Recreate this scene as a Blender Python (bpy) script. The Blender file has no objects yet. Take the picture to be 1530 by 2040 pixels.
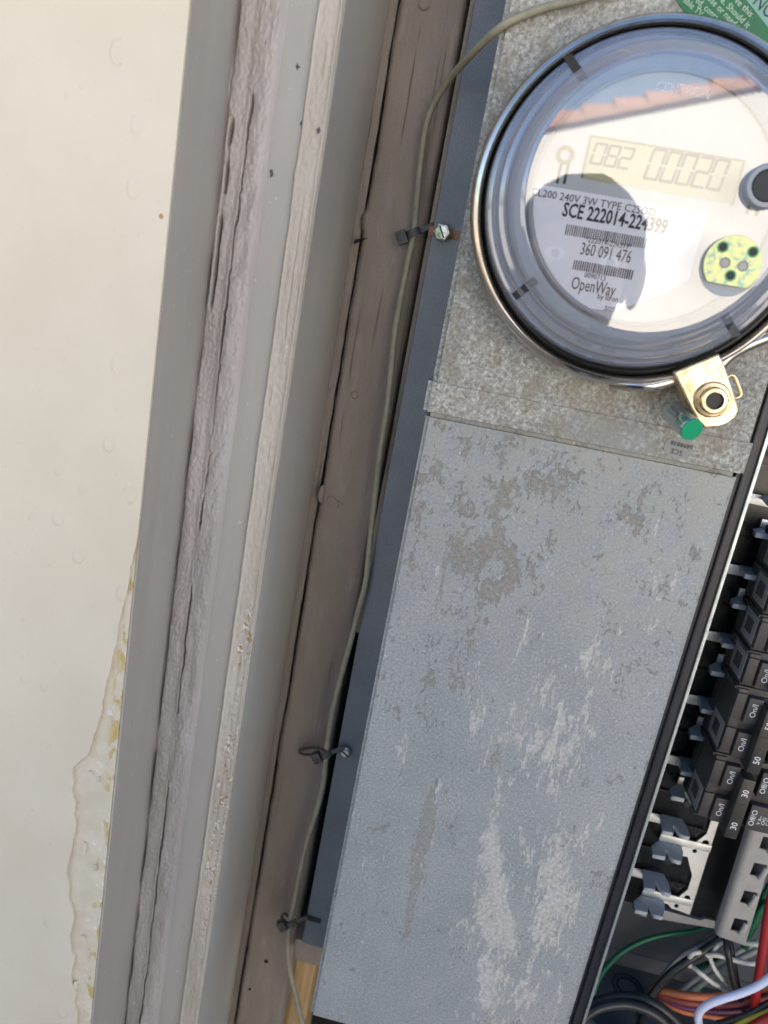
import bpy, bmesh, math, random
from mathutils import Vector, Matrix, noise as mnoise
random.seed(7)
rnd = random.random
S = bpy.context.scene
COL = S.collection

# ------------------------------------------------------------------ camera
F_PX = 1600.0
CAM_Y, CAM_Z = -0.47, 1.5                    # metres; the meter cover's face is the plane y = 0
dn = Vector((-1025, 5540, F_PX)).normalized()
lf = Vector((-17000, -0.205*17000, F_PX)); lf = (lf-dn*lf.dot(dn)).normalized()
nm = lf.cross(dn)
if nm.z < 0: nm = -nm
ROT = Matrix((-lf, nm, -dn))                 # rows: world axes seen from the camera (x right, y down, z forward)
cam = bpy.data.cameras.new('camera'); camo = bpy.data.objects.new('camera', cam); COL.objects.link(camo)
r_, d_, f_ = (Vector(ROT.col[i]) for i in range(3))
M = Matrix((r_, -d_, -f_)).transposed().to_4x4(); M.translation = (0, CAM_Y, CAM_Z)
camo.matrix_world = M
cam.sensor_fit = 'VERTICAL'; cam.sensor_height = 36; cam.lens = F_PX/2040*36
cam.clip_start = 0.01; cam.clip_end = 500
cam.dof.use_dof = True; cam.dof.focus_distance = 0.50; cam.dof.aperture_fstop = 7.5
S.camera = camo

def ray(px, py): 
    return ROT @ Vector((px-765, py-1020, F_PX))
def W(px, py, d):
    """photo pixel -> world point at distance d (metres) in front of the camera, measured square to the wall"""
    w = ray(px, py); w = w*(d/w.y)
    return Vector((w.x, CAM_Y+w.y, CAM_Z+w.z))
def Yd(d): return CAM_Y+d

# ------------------------------------------------------------------ world and sun
SUN_EL, SUN_AZ = math.radians(48), math.radians(12)
w = bpy.data.worlds.new('World'); S.world = w; w.use_nodes = True
nt = w.node_tree; nt.nodes.clear()
sky = nt.nodes.new('ShaderNodeTexSky'); sky.sky_type = 'NISHITA'; sky.sun_disc = False
sky.sun_elevation = SUN_EL; sky.sun_rotation = SUN_AZ
bg = nt.nodes.new('ShaderNodeBackground'); bg.inputs[1].default_value = 0.085
wo = nt.nodes.new('ShaderNodeOutputWorld')
nt.links.new(sky.outputs[0], bg.inputs[0]); nt.links.new(bg.outputs[0], wo.inputs[0])
sl = bpy.data.lights.new('sun', 'SUN'); sl.energy = 5.0; sl.angle = math.radians(0.53); sl.color = (1, 0.91, 0.78)
so = bpy.data.objects.new('sun', sl); COL.objects.link(so)
sdir = Vector((math.sin(SUN_AZ)*math.cos(SUN_EL), math.cos(SUN_AZ)*math.cos(SUN_EL), math.sin(SUN_EL)))
so.rotation_euler = (-sdir).to_track_quat('-Z', 'Y').to_euler(); so.location = (0, 3, 6)
S.view_settings.view_transform = 'Standard'; S.view_settings.look = 'None'
S.view_settings.gamma = 1; S.view_settings.use_curve_mapping = False
S.view_settings.exposure = 1.95
S.cycles.max_bounces = 10; S.cycles.diffuse_bounces = 5; S.cycles.glossy_bounces = 6
S.cycles.transparent_max_bounces = 24; S.cycles.caustics_reflective = False; S.cycles.caustics_refractive = False
S.cycles.sample_clamp_indirect = 6

# ------------------------------------------------------------------ material helpers
class NT:
    def __init__(s, name):
        s.m = bpy.data.materials.new(name); s.m.use_nodes = True
        s.t = s.m.node_tree; s.t.nodes.clear()
        s.out = s.t.nodes.new('ShaderNodeOutputMaterial')
        s.b = s.t.nodes.new('ShaderNodeBsdfPrincipled')
        s.t.links.new(s.b.outputs[0], s.out.inputs[0])
        s.pos = s.t.nodes.new('ShaderNodeNewGeometry').outputs['Position']
        s._sep = None
    def n(s, t, **k):
        nd = s.t.nodes.new('ShaderNode'+t)
        for a, v in k.items(): setattr(nd, a, v)
        return nd
    def L(s, a, b): s.t.links.new(a, b)
    def put(s, sock, v):
        if isinstance(v, bpy.types.NodeSocket): s.L(v, sock)
        elif isinstance(v, (tuple, list)) and sock.type == 'RGBA': sock.default_value = (*v[:3], 1)
        else: sock.default_value = v
    def math(s, op, a, b=0.0, c=None, clamp=False):
        nd = s.n('Math', operation=op, use_clamp=clamp); s.put(nd.inputs[0], a); s.put(nd.inputs[1], b)
        if c is not None: s.put(nd.inputs[2], c)
        return nd.outputs[0]
    def xyz(s):
        if not s._sep:
            nd = s.n('SeparateXYZ'); s.L(s.pos, nd.inputs[0]); s._sep = nd.outputs
        return s._sep
    def sc(s, v):                      # scaled position
        nd = s.n('Vector' 'Math', operation='MULTIPLY'); s.L(s.pos, nd.inputs[0]); nd.inputs[1].default_value = v
        return nd.outputs[0]
    def noise(s, scale=(1,1,1), detail=4, rough=.55, dist=0.0):
        if not isinstance(scale, tuple): scale = (scale,)*3
        nd = s.n('TexNoise'); s.L(s.sc(scale), nd.inputs['Vector']); nd.inputs['Scale'].default_value = 1
        nd.inputs['Detail'].default_value = detail; nd.inputs['Roughness'].default_value = rough; nd.inputs['Distortion'].default_value = dist
        return nd.outputs[0]
    def vor(s, scale, feature='F1', rnd_=1.0):
        if not isinstance(scale, tuple): scale = (scale,)*3
        nd = s.n('TexVoronoi', feature=feature); s.L(s.sc(scale), nd.inputs['Vector']); nd.inputs['Scale'].default_value = 1
        nd.inputs['Randomness'].default_value = rnd_
        return nd.outputs
    def ramp(s, v, lo, hi, a=0.0, b=1.0):
        nd = s.n('MapRange', clamp=True); nd.interpolation_type = 'SMOOTHSTEP'
        s.put(nd.inputs[0], v); nd.inputs[1].default_value = lo; nd.inputs[2].default_value = hi
        nd.inputs[3].default_value = a; nd.inputs[4].default_value = b
        return nd.outputs[0]
    def mix(s, f, a, b):
        nd = s.n('Mix', data_type='RGBA'); s.put(nd.inputs['Factor'], f)
        s.put(nd.inputs[6], a); s.put(nd.inputs[7], b)
        return nd.outputs[2]
    def blob(s, x0, z0, sx, sz, p=1.0):
        X = s.xyz()
        a = s.math('MULTIPLY', s.math('SUBTRACT', X[0], x0), 1/sx); c = s.math('MULTIPLY', s.math('SUBTRACT', X[2], z0), 1/sz)
        q = s.math('ADD', s.math('MULTIPLY', a, a), s.math('MULTIPLY', c, c))
        return s.math('MULTIPLY', s.math('EXPONENT', s.math('MULTIPLY', q, -1.0)), p)
    def bump(s, h, strength=.3, dist=.001, prev=None):
        nd = s.n('Bump'); nd.inputs['Strength'].default_value = strength; nd.inputs['Distance'].default_value = dist
        s.put(nd.inputs['Height'], h)
        if prev: s.L(prev, nd.inputs['Normal'])
        return nd.outputs[0]
    def fin(s, col=None, rough=None, metal=None, nrm=None, spec=None):
        for k, v in (('Base Color', col), ('Roughness', rough), ('Metallic', metal), ('Specular IOR Level', spec)):
            if v is not None: s.put(s.b.inputs[k], v)
        if nrm: s.L(nrm, s.b.inputs['Normal'])
        return s.m

def simple(name, col, rough=.5, metal=0.0, var=.12, scale=120, bump=.15, bd=.0004, spec=None):
    t = NT(name); n1 = t.noise(scale, 4); n2 = t.noise(scale*.13, 3)
    f = t.ramp(t.math('ADD', t.math('MULTIPLY', n1, .5), t.math('MULTIPLY', n2, .5)), .3, .7)
    lo = tuple(c*(1-var) for c in col); hi = tuple(min(1, c*(1+var)) for c in col)
    nr = t.bump(n1, bump, bd)
    return t.fin(t.mix(f, lo, hi), t.ramp(n2, .3, .7, max(0, rough-.06), min(1, rough+.08)), metal, nr, spec)

# cream paint with sparse blisters
def m_cream():
    t = NT('cream_paint')
    v = t.vor((75, 60, 52)); 
    cellr = t.n('SeparateColor'); t.L(v['Color'], cellr.inputs[0])
    rad = t.ramp(cellr.outputs[0], .55, 1.0, .06, .36)
    bl = t.ramp(t.math('SUBTRACT', rad, v['Distance']), 0, .12)
    on = t.ramp(cellr.outputs[1], .45, .55)
    bl = t.math('MULTIPLY', bl, on)
    n = t.noise(14, 4); fine = t.noise(500, 3)
    grit = t.ramp(t.noise(260, 2), .66, .74)
    col = t.mix(t.ramp(n, .3, .7), (.735, .645, .505), (.79, .70, .56))
    col = t.mix(t.math('MULTIPLY', grit, .12), col, (.45, .38, .30))
    b = t.bump(bl, .7, .0006); b = t.bump(t.math('ADD', t.math('MULTIPLY', fine, .4), t.noise(40, 3)), .25, .0005, b)
    return t.fin(col, t.ramp(n, .3, .7, .42, .58), 0, b)
# bare plaster with ochre glue remnants close to the trim edge
def m_plaster():
    t = NT('peeled_plaster')
    X = t.xyz()
    edge = t.ramp(X[0], -.1775, -.1705)
    n = t.noise((130, 130, 55), 6, .6, .6); n2 = t.noise(220, 4)
    och = t.math('MULTIPLY', t.ramp(n, .52, .60), edge)
    wht = t.math('MULTIPLY', t.ramp(n2, .58, .68), t.ramp(X[0], -.186, -.172))
    col = t.mix(t.ramp(t.noise(90, 4), .3, .7), (.68, .60, .46), (.76, .68, .545))
    col = t.mix(t.math('MULTIPLY', wht, .6), col, (.88, .87, .84)); col = t.mix(och, col, (.60, .44, .17))
    b = t.bump(t.noise(420, 5), .4, .0006); b = t.bump(t.math('ADD', och, wht), .4, .0007, b)
    return t.fin(col, .95, 0, b, .2)
def m_trim(name, a, b_, streak=900, chips=0.0, zs=14):
    t = NT(name)
    n = t.noise((streak, streak, zs), 4); n2 = t.noise((60, 60, 8), 4); n3 = t.noise((350, 350, 160), 4)
    col = t.mix(t.ramp(n2, .3, .7), a, b_)
    spots = t.ramp(t.noise((420, 420, 200), 2), .70, .74)
    col = t.mix(t.math('MULTIPLY', spots, .7), col, (.62, .60, .56))
    h = t.math('ADD', t.math('MULTIPLY', n, .5), n3)
    ro = t.ramp(n2, .3, .7, .40, .55)
    if chips:
        X = t.xyz()
        reg = t.math('ADD', t.blob(-.1155, 1.13, .006, .12), t.blob(-.1155, 1.27, .005, .02), clamp=True)
        c1 = t.math('MULTIPLY', t.ramp(t.noise((300, 300, 130), 5, .6, .4), .50, .56), t.ramp(reg, .3, .75))
        c2 = t.ramp(t.noise(420, 3), .46, .56)
        col = t.mix(c1, col, t.mix(c2, (.40, .27, .13), (.74, .73, .70)))
        h = t.math('SUBTRACT', h, t.math('MULTIPLY', c1, .8))
    return t.fin(col, ro, 0, t.bump(h, .35, .0005))
def m_post():
    t = NT('taupe_painted_wood')
    g = t.noise((260, 260, 9), 5, .6, .3); f = t.noise(900, 2); n2 = t.noise((30, 30, 10), 4)
    col = t.mix(t.ramp(n2, .3, .7), (.26, .215, .175), (.335, .282, .235))
    col = t.mix(t.math('MULTIPLY', t.ramp(f, .3, .7), .3), col, (.20, .16, .13))
    lightdust = t.ramp(t.noise((120, 120, 30), 5), .6, .75)
    col = t.mix(t.math('MULTIPLY', lightdust, .35), col, (.44, .39, .33))
    crk = t.ramp(t.noise((330, 330, 7), 3, .5, .2), .30, .36, 1, 0)
    h = t.math('SUBTRACT', t.math('ADD', t.math('MULTIPLY', g, .8), t.math('MULTIPLY', f, .3)), t.math('MULTIPLY', crk, .7))
    return t.fin(t.mix(t.math('MULTIPLY', crk, .6), col, (.10, .08, .06)), .62, 0, t.bump(h, .6, .0014))
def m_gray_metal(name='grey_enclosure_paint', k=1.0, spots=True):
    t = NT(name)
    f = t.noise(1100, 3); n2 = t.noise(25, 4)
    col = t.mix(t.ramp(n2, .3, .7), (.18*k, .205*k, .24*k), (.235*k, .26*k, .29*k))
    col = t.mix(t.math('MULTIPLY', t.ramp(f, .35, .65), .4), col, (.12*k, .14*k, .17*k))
    if spots:
        v = t.vor((150, 150, 110)); cr = t.n('SeparateColor'); t.L(v['Color'], cr.inputs[0])
        sp = t.math('MULTIPLY', t.ramp(t.math('SUBTRACT', t.ramp(cr.outputs[0], .6, 1, 0, .3), v['Distance']), 0, .05), t.ramp(t.noise(12, 3), .45, .6))
        X = t.xyz(); sp = t.math('MULTIPLY', sp, t.ramp(X[2], 1.40, 1.56))
        col = t.mix(t.math('MULTIPLY', sp, .75), col, (.085, .085, .085))
    return t.fin(col, .46, 0, t.bump(f, .25, .0003))
# weathered grey paint of the lower cover: mud specks above, chalky mineral runs below right
def m_lower_cover():
    t = NT('weathered_grey_cover_paint')
    X = t.xyz()
    f = t.noise(620, 4, .75); f2 = t.noise(380, 4, .65)
    base = t.mix(t.ramp(t.noise(18, 4), .3, .7), (.285, .305, .32), (.345, .36, .368))
    base = t.mix(t.math('MULTIPLY', t.ramp(f, .36, .50, 1, 0), .55), base, (.17, .185, .195))
    base = t.mix(t.math('MULTIPLY', t.ramp(f, .53, .66), .60), base, (.56, .58, .585))
    glint = t.ramp(t.noise(900, 1), .78, .82)
    base = t.mix(t.math('MULTIPLY', glint, .8), base, (.88, .89, .89))
    # warm dust veil towards the top edge
    veil = t.math('MULTIPLY', t.ramp(X[2], 1.22, 1.43), t.ramp(t.noise((55, 55, 40), 5), .30, .65))
    base = t.mix(t.math('MULTIPLY', veil, .6), base, (.36, .345, .30))
    # brown mud
    def blobs(L):
        o_ = None
        for q in L: b_ = t.blob(*q); o_ = b_ if o_ is None else t.math('ADD', o_, b_)
        return o_
    reg = blobs([(-.002, 1.385, .045, .055, .85), (.033, 1.35, .022, .022, .75), (.026, 1.33, .014, .016, .5), (.048, 1.412, .022, .016, .7), (.095, 1.40, .03, .02, .5), (.130, 1.375, .018, .03, .65), (.014, 1.29, .03, .03, .5), (-.008, 1.25, .02, .03, .45)])
    reg = t.math('MINIMUM', reg, 1.0)
    nz = t.math('ADD', t.math('MULTIPLY', t.noise((62, 62, 44), 6, .6, .4), .52), t.math('MULTIPLY', t.noise((330, 330, 220), 6, .7, .3), .48))
    mud = t.ramp(t.math('ADD', nz, t.math('MULTIPLY', t.math('SUBTRACT', reg, 1.0), .092)), .490, .528)
    drip = blobs([(.023, 1.165, .0055, .022), (.0225, 1.135, .006, .022), (.024, 1.10, .0042, .024), (.026, 1.075, .003, .016, .8), (.056, 1.215, .0035, .014, .9), (.0, 1.335, .002, .03, .7)])
    drip = t.ramp(t.math('ADD', drip, t.math('MULTIPLY', t.math('SUBTRACT', t.math('ADD', t.math('MULTIPLY', t.noise((210, 210, 55), 6, .65), .55), t.math('MULTIPLY', t.noise((520, 520, 260), 5, .7), .45)), .5), 5.5)), .52, .80)
    mud = t.math('MAXIMUM', mud, t.math('MULTIPLY', drip, .75))
    mudc = t.mix(t.ramp(f2, .3, .7), (.18, .16, .132), (.34, .31, .265))
    col = t.mix(t.math('MULTIPLY', mud, .74), base, mudc)
    # pale mineral runs
    r2 = blobs([(.064, 1.285, .014, .04, .8), (.104, 1.305, .012, .03, .95), (.036, 1.265, .010, .03, .7), (.060, 1.235, .022, .022, .9), (.095, 1.245, .018, .035, 1.1), (.073, 1.13, .016, .06, .9), (.112, 1.14, .020, .06, 1.1), (.128, 1.11, .010, .06, .7), (.090, 1.03, .02, .05, 1.0), (.127, 1.355, .016, .04, .75), (.120, 1.04, .02, .04, .5)])
    r2 = t.math('MINIMUM', r2, 1.25)
    nz2 = t.math('ADD', t.math('MULTIPLY', t.noise((120, 120, 30), 6, .62, .5), .60), t.math('MULTIPLY', t.noise((420, 420, 130), 6, .7, .4), .40))
    mn = t.ramp(t.math('ADD', nz2, t.math('MULTIPLY', t.math('SUBTRACT', r2, 1.0), .10)), .490, .530)
    solid = blobs([(.062, 1.205, .005, .014, .8), (.066, 1.165, .0055, .02), (.072, 1.14, .007, .018), (.080, 1.108, .014, .022), (.088, 1.084, .016, .018), (.090, 1.03, .008, .025, .8), (.098, 1.24, .006, .02, .8), (.108, 1.165, .009, .02, .85), (.117, 1.135, .012, .020, .95), (.121, 1.112, .007, .014, .8)])
    solid = t.ramp(t.math('ADD', solid, t.math('MULTIPLY', t.math('SUBTRACT', t.math('ADD', t.math('MULTIPLY', t.noise((110, 110, 45), 6, .65, .5), .6), t.math('MULTIPLY', t.noise((420, 420, 160), 5, .7), .4)), .5), 5.5)), .52, .80)
    mn = t.math('MAXIMUM', mn, t.math('MULTIPLY', solid, .9))
    mnc = t.mix(t.ramp(f2, .35, .7), (.42, .405, .375), (.66, .64, .595))
    col = t.mix(t.math('MULTIPLY', mn, .80), col, mnc)
    h = t.math('ADD', t.math('MULTIPLY', f, .35), t.math('MULTIPLY', t.math('MULTIPLY', mud, t.math('ADD', f2, .4)), 1.1))
    h = t.math('ADD', h, t.math('MULTIPLY', mn, .35))
    rough = t.math('ADD', .44, t.math('MULTIPLY', t.math('MAXIMUM', mud, mn), .4))
    return t.fin(col, rough, 0, t.bump(h, .55, .0007))
def m_upper_cover():
    t = NT('lichen_mottled_cover_paint')
    X = t.xyz()
    f = t.noise(430, 5, .8, .3); f2 = t.noise(1200, 2); big = t.noise(22, 5)
    base = t.mix(t.ramp(big, .3, .7), (.33, .33, .31), (.40, .385, .34))
    dark = t.ramp(f, .40, .50, 1, 0)
    base = t.mix(t.math('MULTIPLY', dark, .7), base, (.16, .148, .118))
    base = t.mix(t.math('MULTIPLY', t.ramp(f, .52, .62), .75), base, (.66, .655, .61))
    stain = t.ramp(t.math('ADD', t.noise((70, 70, 60), 6, .6, .5), t.blob(.09, 1.435, .07, .03, .08)), .52, .62)
    base = t.mix(t.math('MULTIPLY', stain, .5), base, (.24, .205, .15))
    clean = t.math('MULTIPLY', t.ramp(X[0], .045, .052), t.ramp(X[0], .105, .098))
    clean = t.math('MULTIPLY', clean, t.math('MULTIPLY', t.ramp(X[2], 1.430, 1.433), t.ramp(X[2], 1.449, 1.445)))
    base = t.mix(t.math('MULTIPLY', clean, .45), base, (.30, .315, .31))
    h = t.math('ADD', f, t.math('MULTIPLY', f2, .3))
    return t.fin(base, .62, 0, t.bump(h, .7, .0007))
def m_metal(name, col, rough=.25, tarn=None, scale=90):
    t = NT(name); n = t.noise(scale, 5); s_ = t.noise((scale*6, scale*6, scale*1.5), 3)
    c = t.mix(t.ramp(n, .35, .7), col, tarn or tuple(x*.75 for x in col))
    return t.fin(c, t.ramp(n, .3, .7, max(.05, rough-.08), rough+.12), 1.0, t.bump(s_, .08, .0003))
def m_glass(name, tint, refl=.3, edge=.9, rough=.02, milk=0.0):
    t = NT(name); t.t.nodes.remove(t.b)
    tr = t.n('BsdfTransparent'); tr.inputs[0].default_value = (*tint, 1)
    gl = t.n('BsdfGlossy'); gl.inputs['Roughness'].default_value = rough
    lw = t.n('LayerWeight'); lw.inputs[0].default_value = .35
    fac = t.ramp(lw.outputs['Facing'], 0.1, 1.0, refl, edge)
    mx = t.n('MixShader'); t.L(fac, mx.inputs[0]); t.L(tr.outputs[0], mx.inputs[1]); t.L(gl.outputs[0], mx.inputs[2])
    res = mx.outputs[0]
    if milk:                                  # slight body scatter of thick moulded plastic
        df = t.n('BsdfDiffuse'); df.inputs[0].default_value = (.62, .68, .86, 1); m3 = t.n('MixShader'); m3.inputs[0].default_value = milk
        t.L(res, m3.inputs[1]); t.L(df.outputs[0], m3.inputs[2]); res = m3.outputs[0]
    t.L(res, t.out.inputs[0])
    return t.m
def m_disc():
    t = NT('iridescent_zinc')
    n = t.noise(350, 5); n2 = t.noise(160, 4, .6, 1.0)
    c = t.mix(t.ramp(n, .35, .65), (.66, .64, .30), (.50, .58, .28)); c = t.mix(t.ramp(n2, .53, .62), c, (.26, .42, .34))
    return t.fin(c, .35, .3, t.bump(n, .2, .0003))
def m_wood_raw():
    t = NT('bare_pine'); g = t.noise((300, 300, 10), 4, .6, .4)
    return t.fin(t.mix(t.ramp(g, .35, .65), (.34, .21, .09), (.50, .34, .17)), .7, 0, t.bump(g, .4, .0006))
def m_stucco(name, col):
    t = NT(name); n = t.noise(60, 6, .65); n2 = t.noise(2.5, 4)
    c = t.mix(t.ramp(n2, .3, .7), tuple(x*.94 for x in col), col)
    return t.fin(c, .9, 0, t.bump(n, .6, .006))

MAT = dict(
    cream=m_cream(), plaster=m_plaster(),
    trim=m_trim('warm_grey_trim_paint', (.43, .392, .345), (.48, .442, .392)),
    trim_e=m_trim('warm_grey_casing_paint', (.42, .395, .36), (.47, .443, .405), 700),
    caulk=m_trim('mauve_grey_caulk', (.42, .375, .35), (.53, .482, .452), 330, 0.0, 240),
    ridge=m_trim('chipped_cream_grey_paint', (.46, .41, .345), (.58, .525, .45), 330, 1.0, 240),
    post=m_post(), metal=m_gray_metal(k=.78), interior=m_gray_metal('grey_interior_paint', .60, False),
    lower=m_lower_cover(), upper=m_upper_cover(),
    gasket=simple('black_channel_paint', (.018, .02, .028), .35, 0, .3, 200),
    lip=m_metal('cut_steel_edge', (.62, .68, .70), .42),
    steel=m_metal('polished_stainless', (.66, .62, .56), .16, (.50, .44, .36), 60),
    brass=m_metal('worn_brass_plating', (.80, .66, .42), .26, (.60, .47, .30), 120),
    tin=m_metal('tin_plated_bus', (.84, .85, .83), .5, (.74, .75, .74)),
    stab=simple('tin_plated_blade', (.46, .50, .54), .38, .15, .08, 200),
    screw=m_metal('zinc_screw', (.80, .83, .85), .16),
    copper=m_metal('rusty_clip', (.22, .12, .08), .6),
    black=simple('black_moulded_plastic', (.012, .012, .012), .28, 0, .2, 80),
    breaker=simple('dark_grey_breaker_case', (.052, .047, .047), .48, 0, .22, 500, .25),
    breaker_hi=simple('breaker_handle_plastic', (.032, .030, .027), .42, 0, .2, 500, .2),
    decal=simple('grey_foil_sticker', (.44, .43, .43), .5, 0, .1, 300),
    decal_dk=simple('dark_sticker_print', (.09, .08, .085), .5, 0, .15, 300),
    ink=simple('white_ink', (.80, .82, .85), .6, 0, .02), bink=simple('black_ink', (.03, .03, .035), .6, 0, .1),
    label=simple('lavender_white_paper_label', (.82, .83, .88), .55, 0, .02, 60, .05),
    dial=simple('grey_dial_plate', (.48, .50, .51), .5, 0, .05, 60, .05),
    meterbody=simple('grey_meter_body', (.34, .36, .40), .45, 0, .08),
    lcd=simple('pale_liquid_crystal_glass', (.40, .39, .22), .3, 0, .03, 60, .02),
    lcdink=simple('liquid_crystal_segment', (.05, .03, .01), .5, 0, .05), lcdframe=simple('brass_tone_frame', (.14, .10, .03), .5, 0, .05),
    glass=m_glass('clear_meter_cover', (.97, .97, .99), .205, .9, .006),
    glassrim=m_glass('clear_meter_cover_rim', (.88, .91, .97), .28, .97, .055, .17),
    glassmark=m_glass('smoky_moulded_notch', (.16, .17, .26), .2, .6, .1),
    emboss=m_glass('embossed_clear_plastic', (.93, .94, .97), .12, .5, .3),
    disc=m_disc(), hole=simple('dark_hole', (.015, .015, .02), .5), greenring=simple('green_rim', (.07, .26, .12), .35, .3),
    sealclear=m_glass('clear_seal_barrel', (.70, .80, .80), .22, .9, .06, .06),
    sealgreen=simple('bright_green_plastic', (.0, .33, .15), .4, 0, .08),
    tag=simple('grey_tag', (.27, .275, .27), .5, 0, .06), 
    notice=simple('green_printed_sticker', (.028, .16, .062), .5, 0, .18, 300), notice2=simple('pale_green_sticker_band', (.22, .42, .34), .5, 0, .06, 300),
    notice_ink=simple('pale_green_ink', (.52, .68, .52), .6, 0, .03),
    coax=simple('beige_cable_jacket', (.30, .275, .20), .5, 0, .18, 200, .25), tie=simple('weathered_cable_tie', (.075, .075, .072), .6, 0, .3, 300, .4),
    bare=m_wood_raw(), void=simple('painted_cavity_shade', (.012, .010, .009), .9),  # void: near-black colour stands in for the shade inside cavities
    wg=simple('green_insulation', (.012, .14, .065), .4, 0, .12), ww=simple('white_insulation', (.66, .65, .58), .45, 0, .06),
    wk=simple('black_insulation', (.022, .022, .024), .38, 0, .3), wr=simple('red_insulation', (.34, .018, .022), .4, 0, .12),
    wo=simple('orange_insulation', (.50, .15, .06), .45, 0, .2), wm=simple('maroon_insulation', (.24, .05, .045), .45, 0, .2),
    wp=simple('purple_insulation', (.12, .03, .09), .45), wy=simple('yellow_insulation', (.52, .47, .05), .45), wb=simple('blue_insulation', (.07, .10, .25), .45),
    wl=simple('lavender_white_insulation', (.66, .68, .86), .4, 0, .04), wgy=simple('grey_insulation', (.36, .37, .36), .45),
    barpaint=simple('warm_grey_bar_plating', (.36, .345, .33), .45, .2, .1),
    rubber=simple('grey_bushing', (.20, .215, .225), .5), 
    nwall=m_stucco('white_stucco', (.84, .81, .75)), hwall=m_stucco('cream_stucco', (.66, .60, .50)),
    tile=simple('clay_roof_tile', (.42, .23, .16), .75, 0, .2, 8, .4, .01), fascia=simple('fascia_paint', (.60, .55, .48), .6),
    ground=simple('concrete_ground', (.36, .34, .31), .9, 0, .12, 12, .5, .004),
    fence=simple('weathered_fence_board', (.24, .17, .12), .8, 0, .25, 20, .4, .003), leaf=simple('leaf_green', (.07, .12, .035), .55, 0, .35, 30), bark=simple('bark', (.12, .09, .06), .9),
    cloth=simple('dark_blue_shirt', (.035, .045, .075), .9, 0, .2, 60), skin=simple('skin', (.40, .24, .17), .55, 0, .06), hair=simple('dark_hair', (.02, .016, .013), .6),
    trousers=simple('grey_work_trousers', (.07, .07, .075), .9),
)

# ------------------------------------------------------------------ object helpers
ORG = {}
def thing(name, label, cat, loc=(0, 0, 0), group=None):
    o = bpy.data.objects.new(name, None); COL.objects.link(o); o.location = loc; o.empty_display_size = .02
    ORG[o] = Vector(loc); o['label'] = label; o['category'] = cat
    if group: o['group'] = group
    return o
def tag(o, label, cat, group=None):
    o['label'] = label; o['category'] = cat
    if group: o['group'] = group
    return o
def obj(name, me, mat, parent=None, smooth=None, origin=None):
    """world-space mesh -> object; a child keeps its root's origin"""
    off = ORG[parent] if parent else (Vector(origin) if origin else None)
    if off is None:
        if len(me.vertices):
            xs = [v.co for v in me.vertices]
            off = Vector(((min(c.x for c in xs)+max(c.x for c in xs))/2, (min(c.y for c in xs)+max(c.y for c in xs))/2, min(c.z for c in xs)))
        else: off = Vector()
    me.transform(Matrix.Translation(-off))
    o = bpy.data.objects.new(name, me); COL.objects.link(o)
    if mat: me.materials.append(MAT[mat] if isinstance(mat, str) else mat)
    if parent: o.parent = parent
    else: o.location = off
    ORG[o] = off
    if smooth is not None:
        me.shade_smooth() if smooth is True else me.set_sharp_from_angle(angle=math.radians(smooth))
        if smooth is not True:
            for p in me.polygons: p.use_smooth = True
    return o
def mk(bm, name='m'):
    me = bpy.data.meshes.new(name); bmesh.ops.recalc_face_normals(bm, faces=bm.faces); bm.to_mesh(me); bm.free(); return me
def box_bm(bm, x0, x1, y0, y1, z0, z1, bev=0.0, seg=2):
    b = bmesh.new() if bev else bm
    vs = [b.verts.new((x, y, z)) for x in (x0, x1) for y in (y0, y1) for z in (z0, z1)]
    for f in ((0,1,3,2),(4,6,7,5),(0,4,5,1),(2,3,7,6),(0,2,6,4),(1,5,7,3)): b.faces.new([vs[i] for i in f])
    if bev:
        bmesh.ops.recalc_face_normals(b, faces=b.faces)
        bmesh.ops.bevel(b, geom=b.edges[:], offset=bev, segments=seg, affect='EDGES', profile=.6)
        me = bpy.data.meshes.new('t'); b.to_mesh(me); b.free(); bm.from_mesh(me); bpy.data.meshes.remove(me)
def box(name, x0, x1, y0, y1, z0, z1, mat, parent=None, bev=0.0, **k):
    bm = bmesh.new(); box_bm(bm, x0, x1, y0, y1, z0, z1, bev)
    return obj(name, mk(bm), mat, parent, 35 if bev else None, **k)
def plate_mesh(outer, y, th, holes=(), bev=0.0):
    """outline in (x, z) at depth y (front face), thickness th going back; optional holes"""
    cu = bpy.data.curves.new('c', 'CURVE'); cu.dimensions = '2D'; cu.fill_mode = 'BOTH'; cu.extrude = th/2; cu.bevel_depth = bev; cu.bevel_resolution = 1
    for loop in [outer, *holes]:
        sp = cu.splines.new('POLY'); sp.points.add(len(loop)-1); sp.use_cyclic_u = True
        for p, q in zip(sp.points, loop): p.co = (q[0], q[1], 0, 1)
    o = bpy.data.objects.new('c', cu); me = bpy.data.meshes.new_from_object(o)
    bpy.data.objects.remove(o); bpy.data.curves.remove(cu)
    me.transform(Matrix.Translation((0, y+th/2, 0)) @ Matrix.Rotation(math.pi/2, 4, 'X'))
    return me
def plate(name, outer, y, th, mat, parent=None, holes=(), bev=0.0, **k):
    return obj(name, plate_mesh(outer, y, th, holes, bev), mat, parent, 30 if bev else None, **k)
def circ(cx, cz, r, n=24): return [(cx+r*math.cos(a), cz+r*math.sin(a)) for a in (2*math.pi*i/n for i in range(n))]
def px_xz(pts, d): return [((v := W(x, y, d)).x, v.z) for x, y in pts]
def spline(pts, n=8):
    P = [Vector(p) for p in pts]; out = []
    for i in range(len(P)-1):
        a, b, c, d = P[max(0, i-1)], P[i], P[i+1], P[min(len(P)-1, i+2)]
        for k in range(n):
            t = k/n
            out.append(.5*((2*b)+(c-a)*t+(2*a-5*b+4*c-d)*t*t+(3*b-3*c+d-a)*t**3))
    out.append(P[-1]); return out
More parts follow.
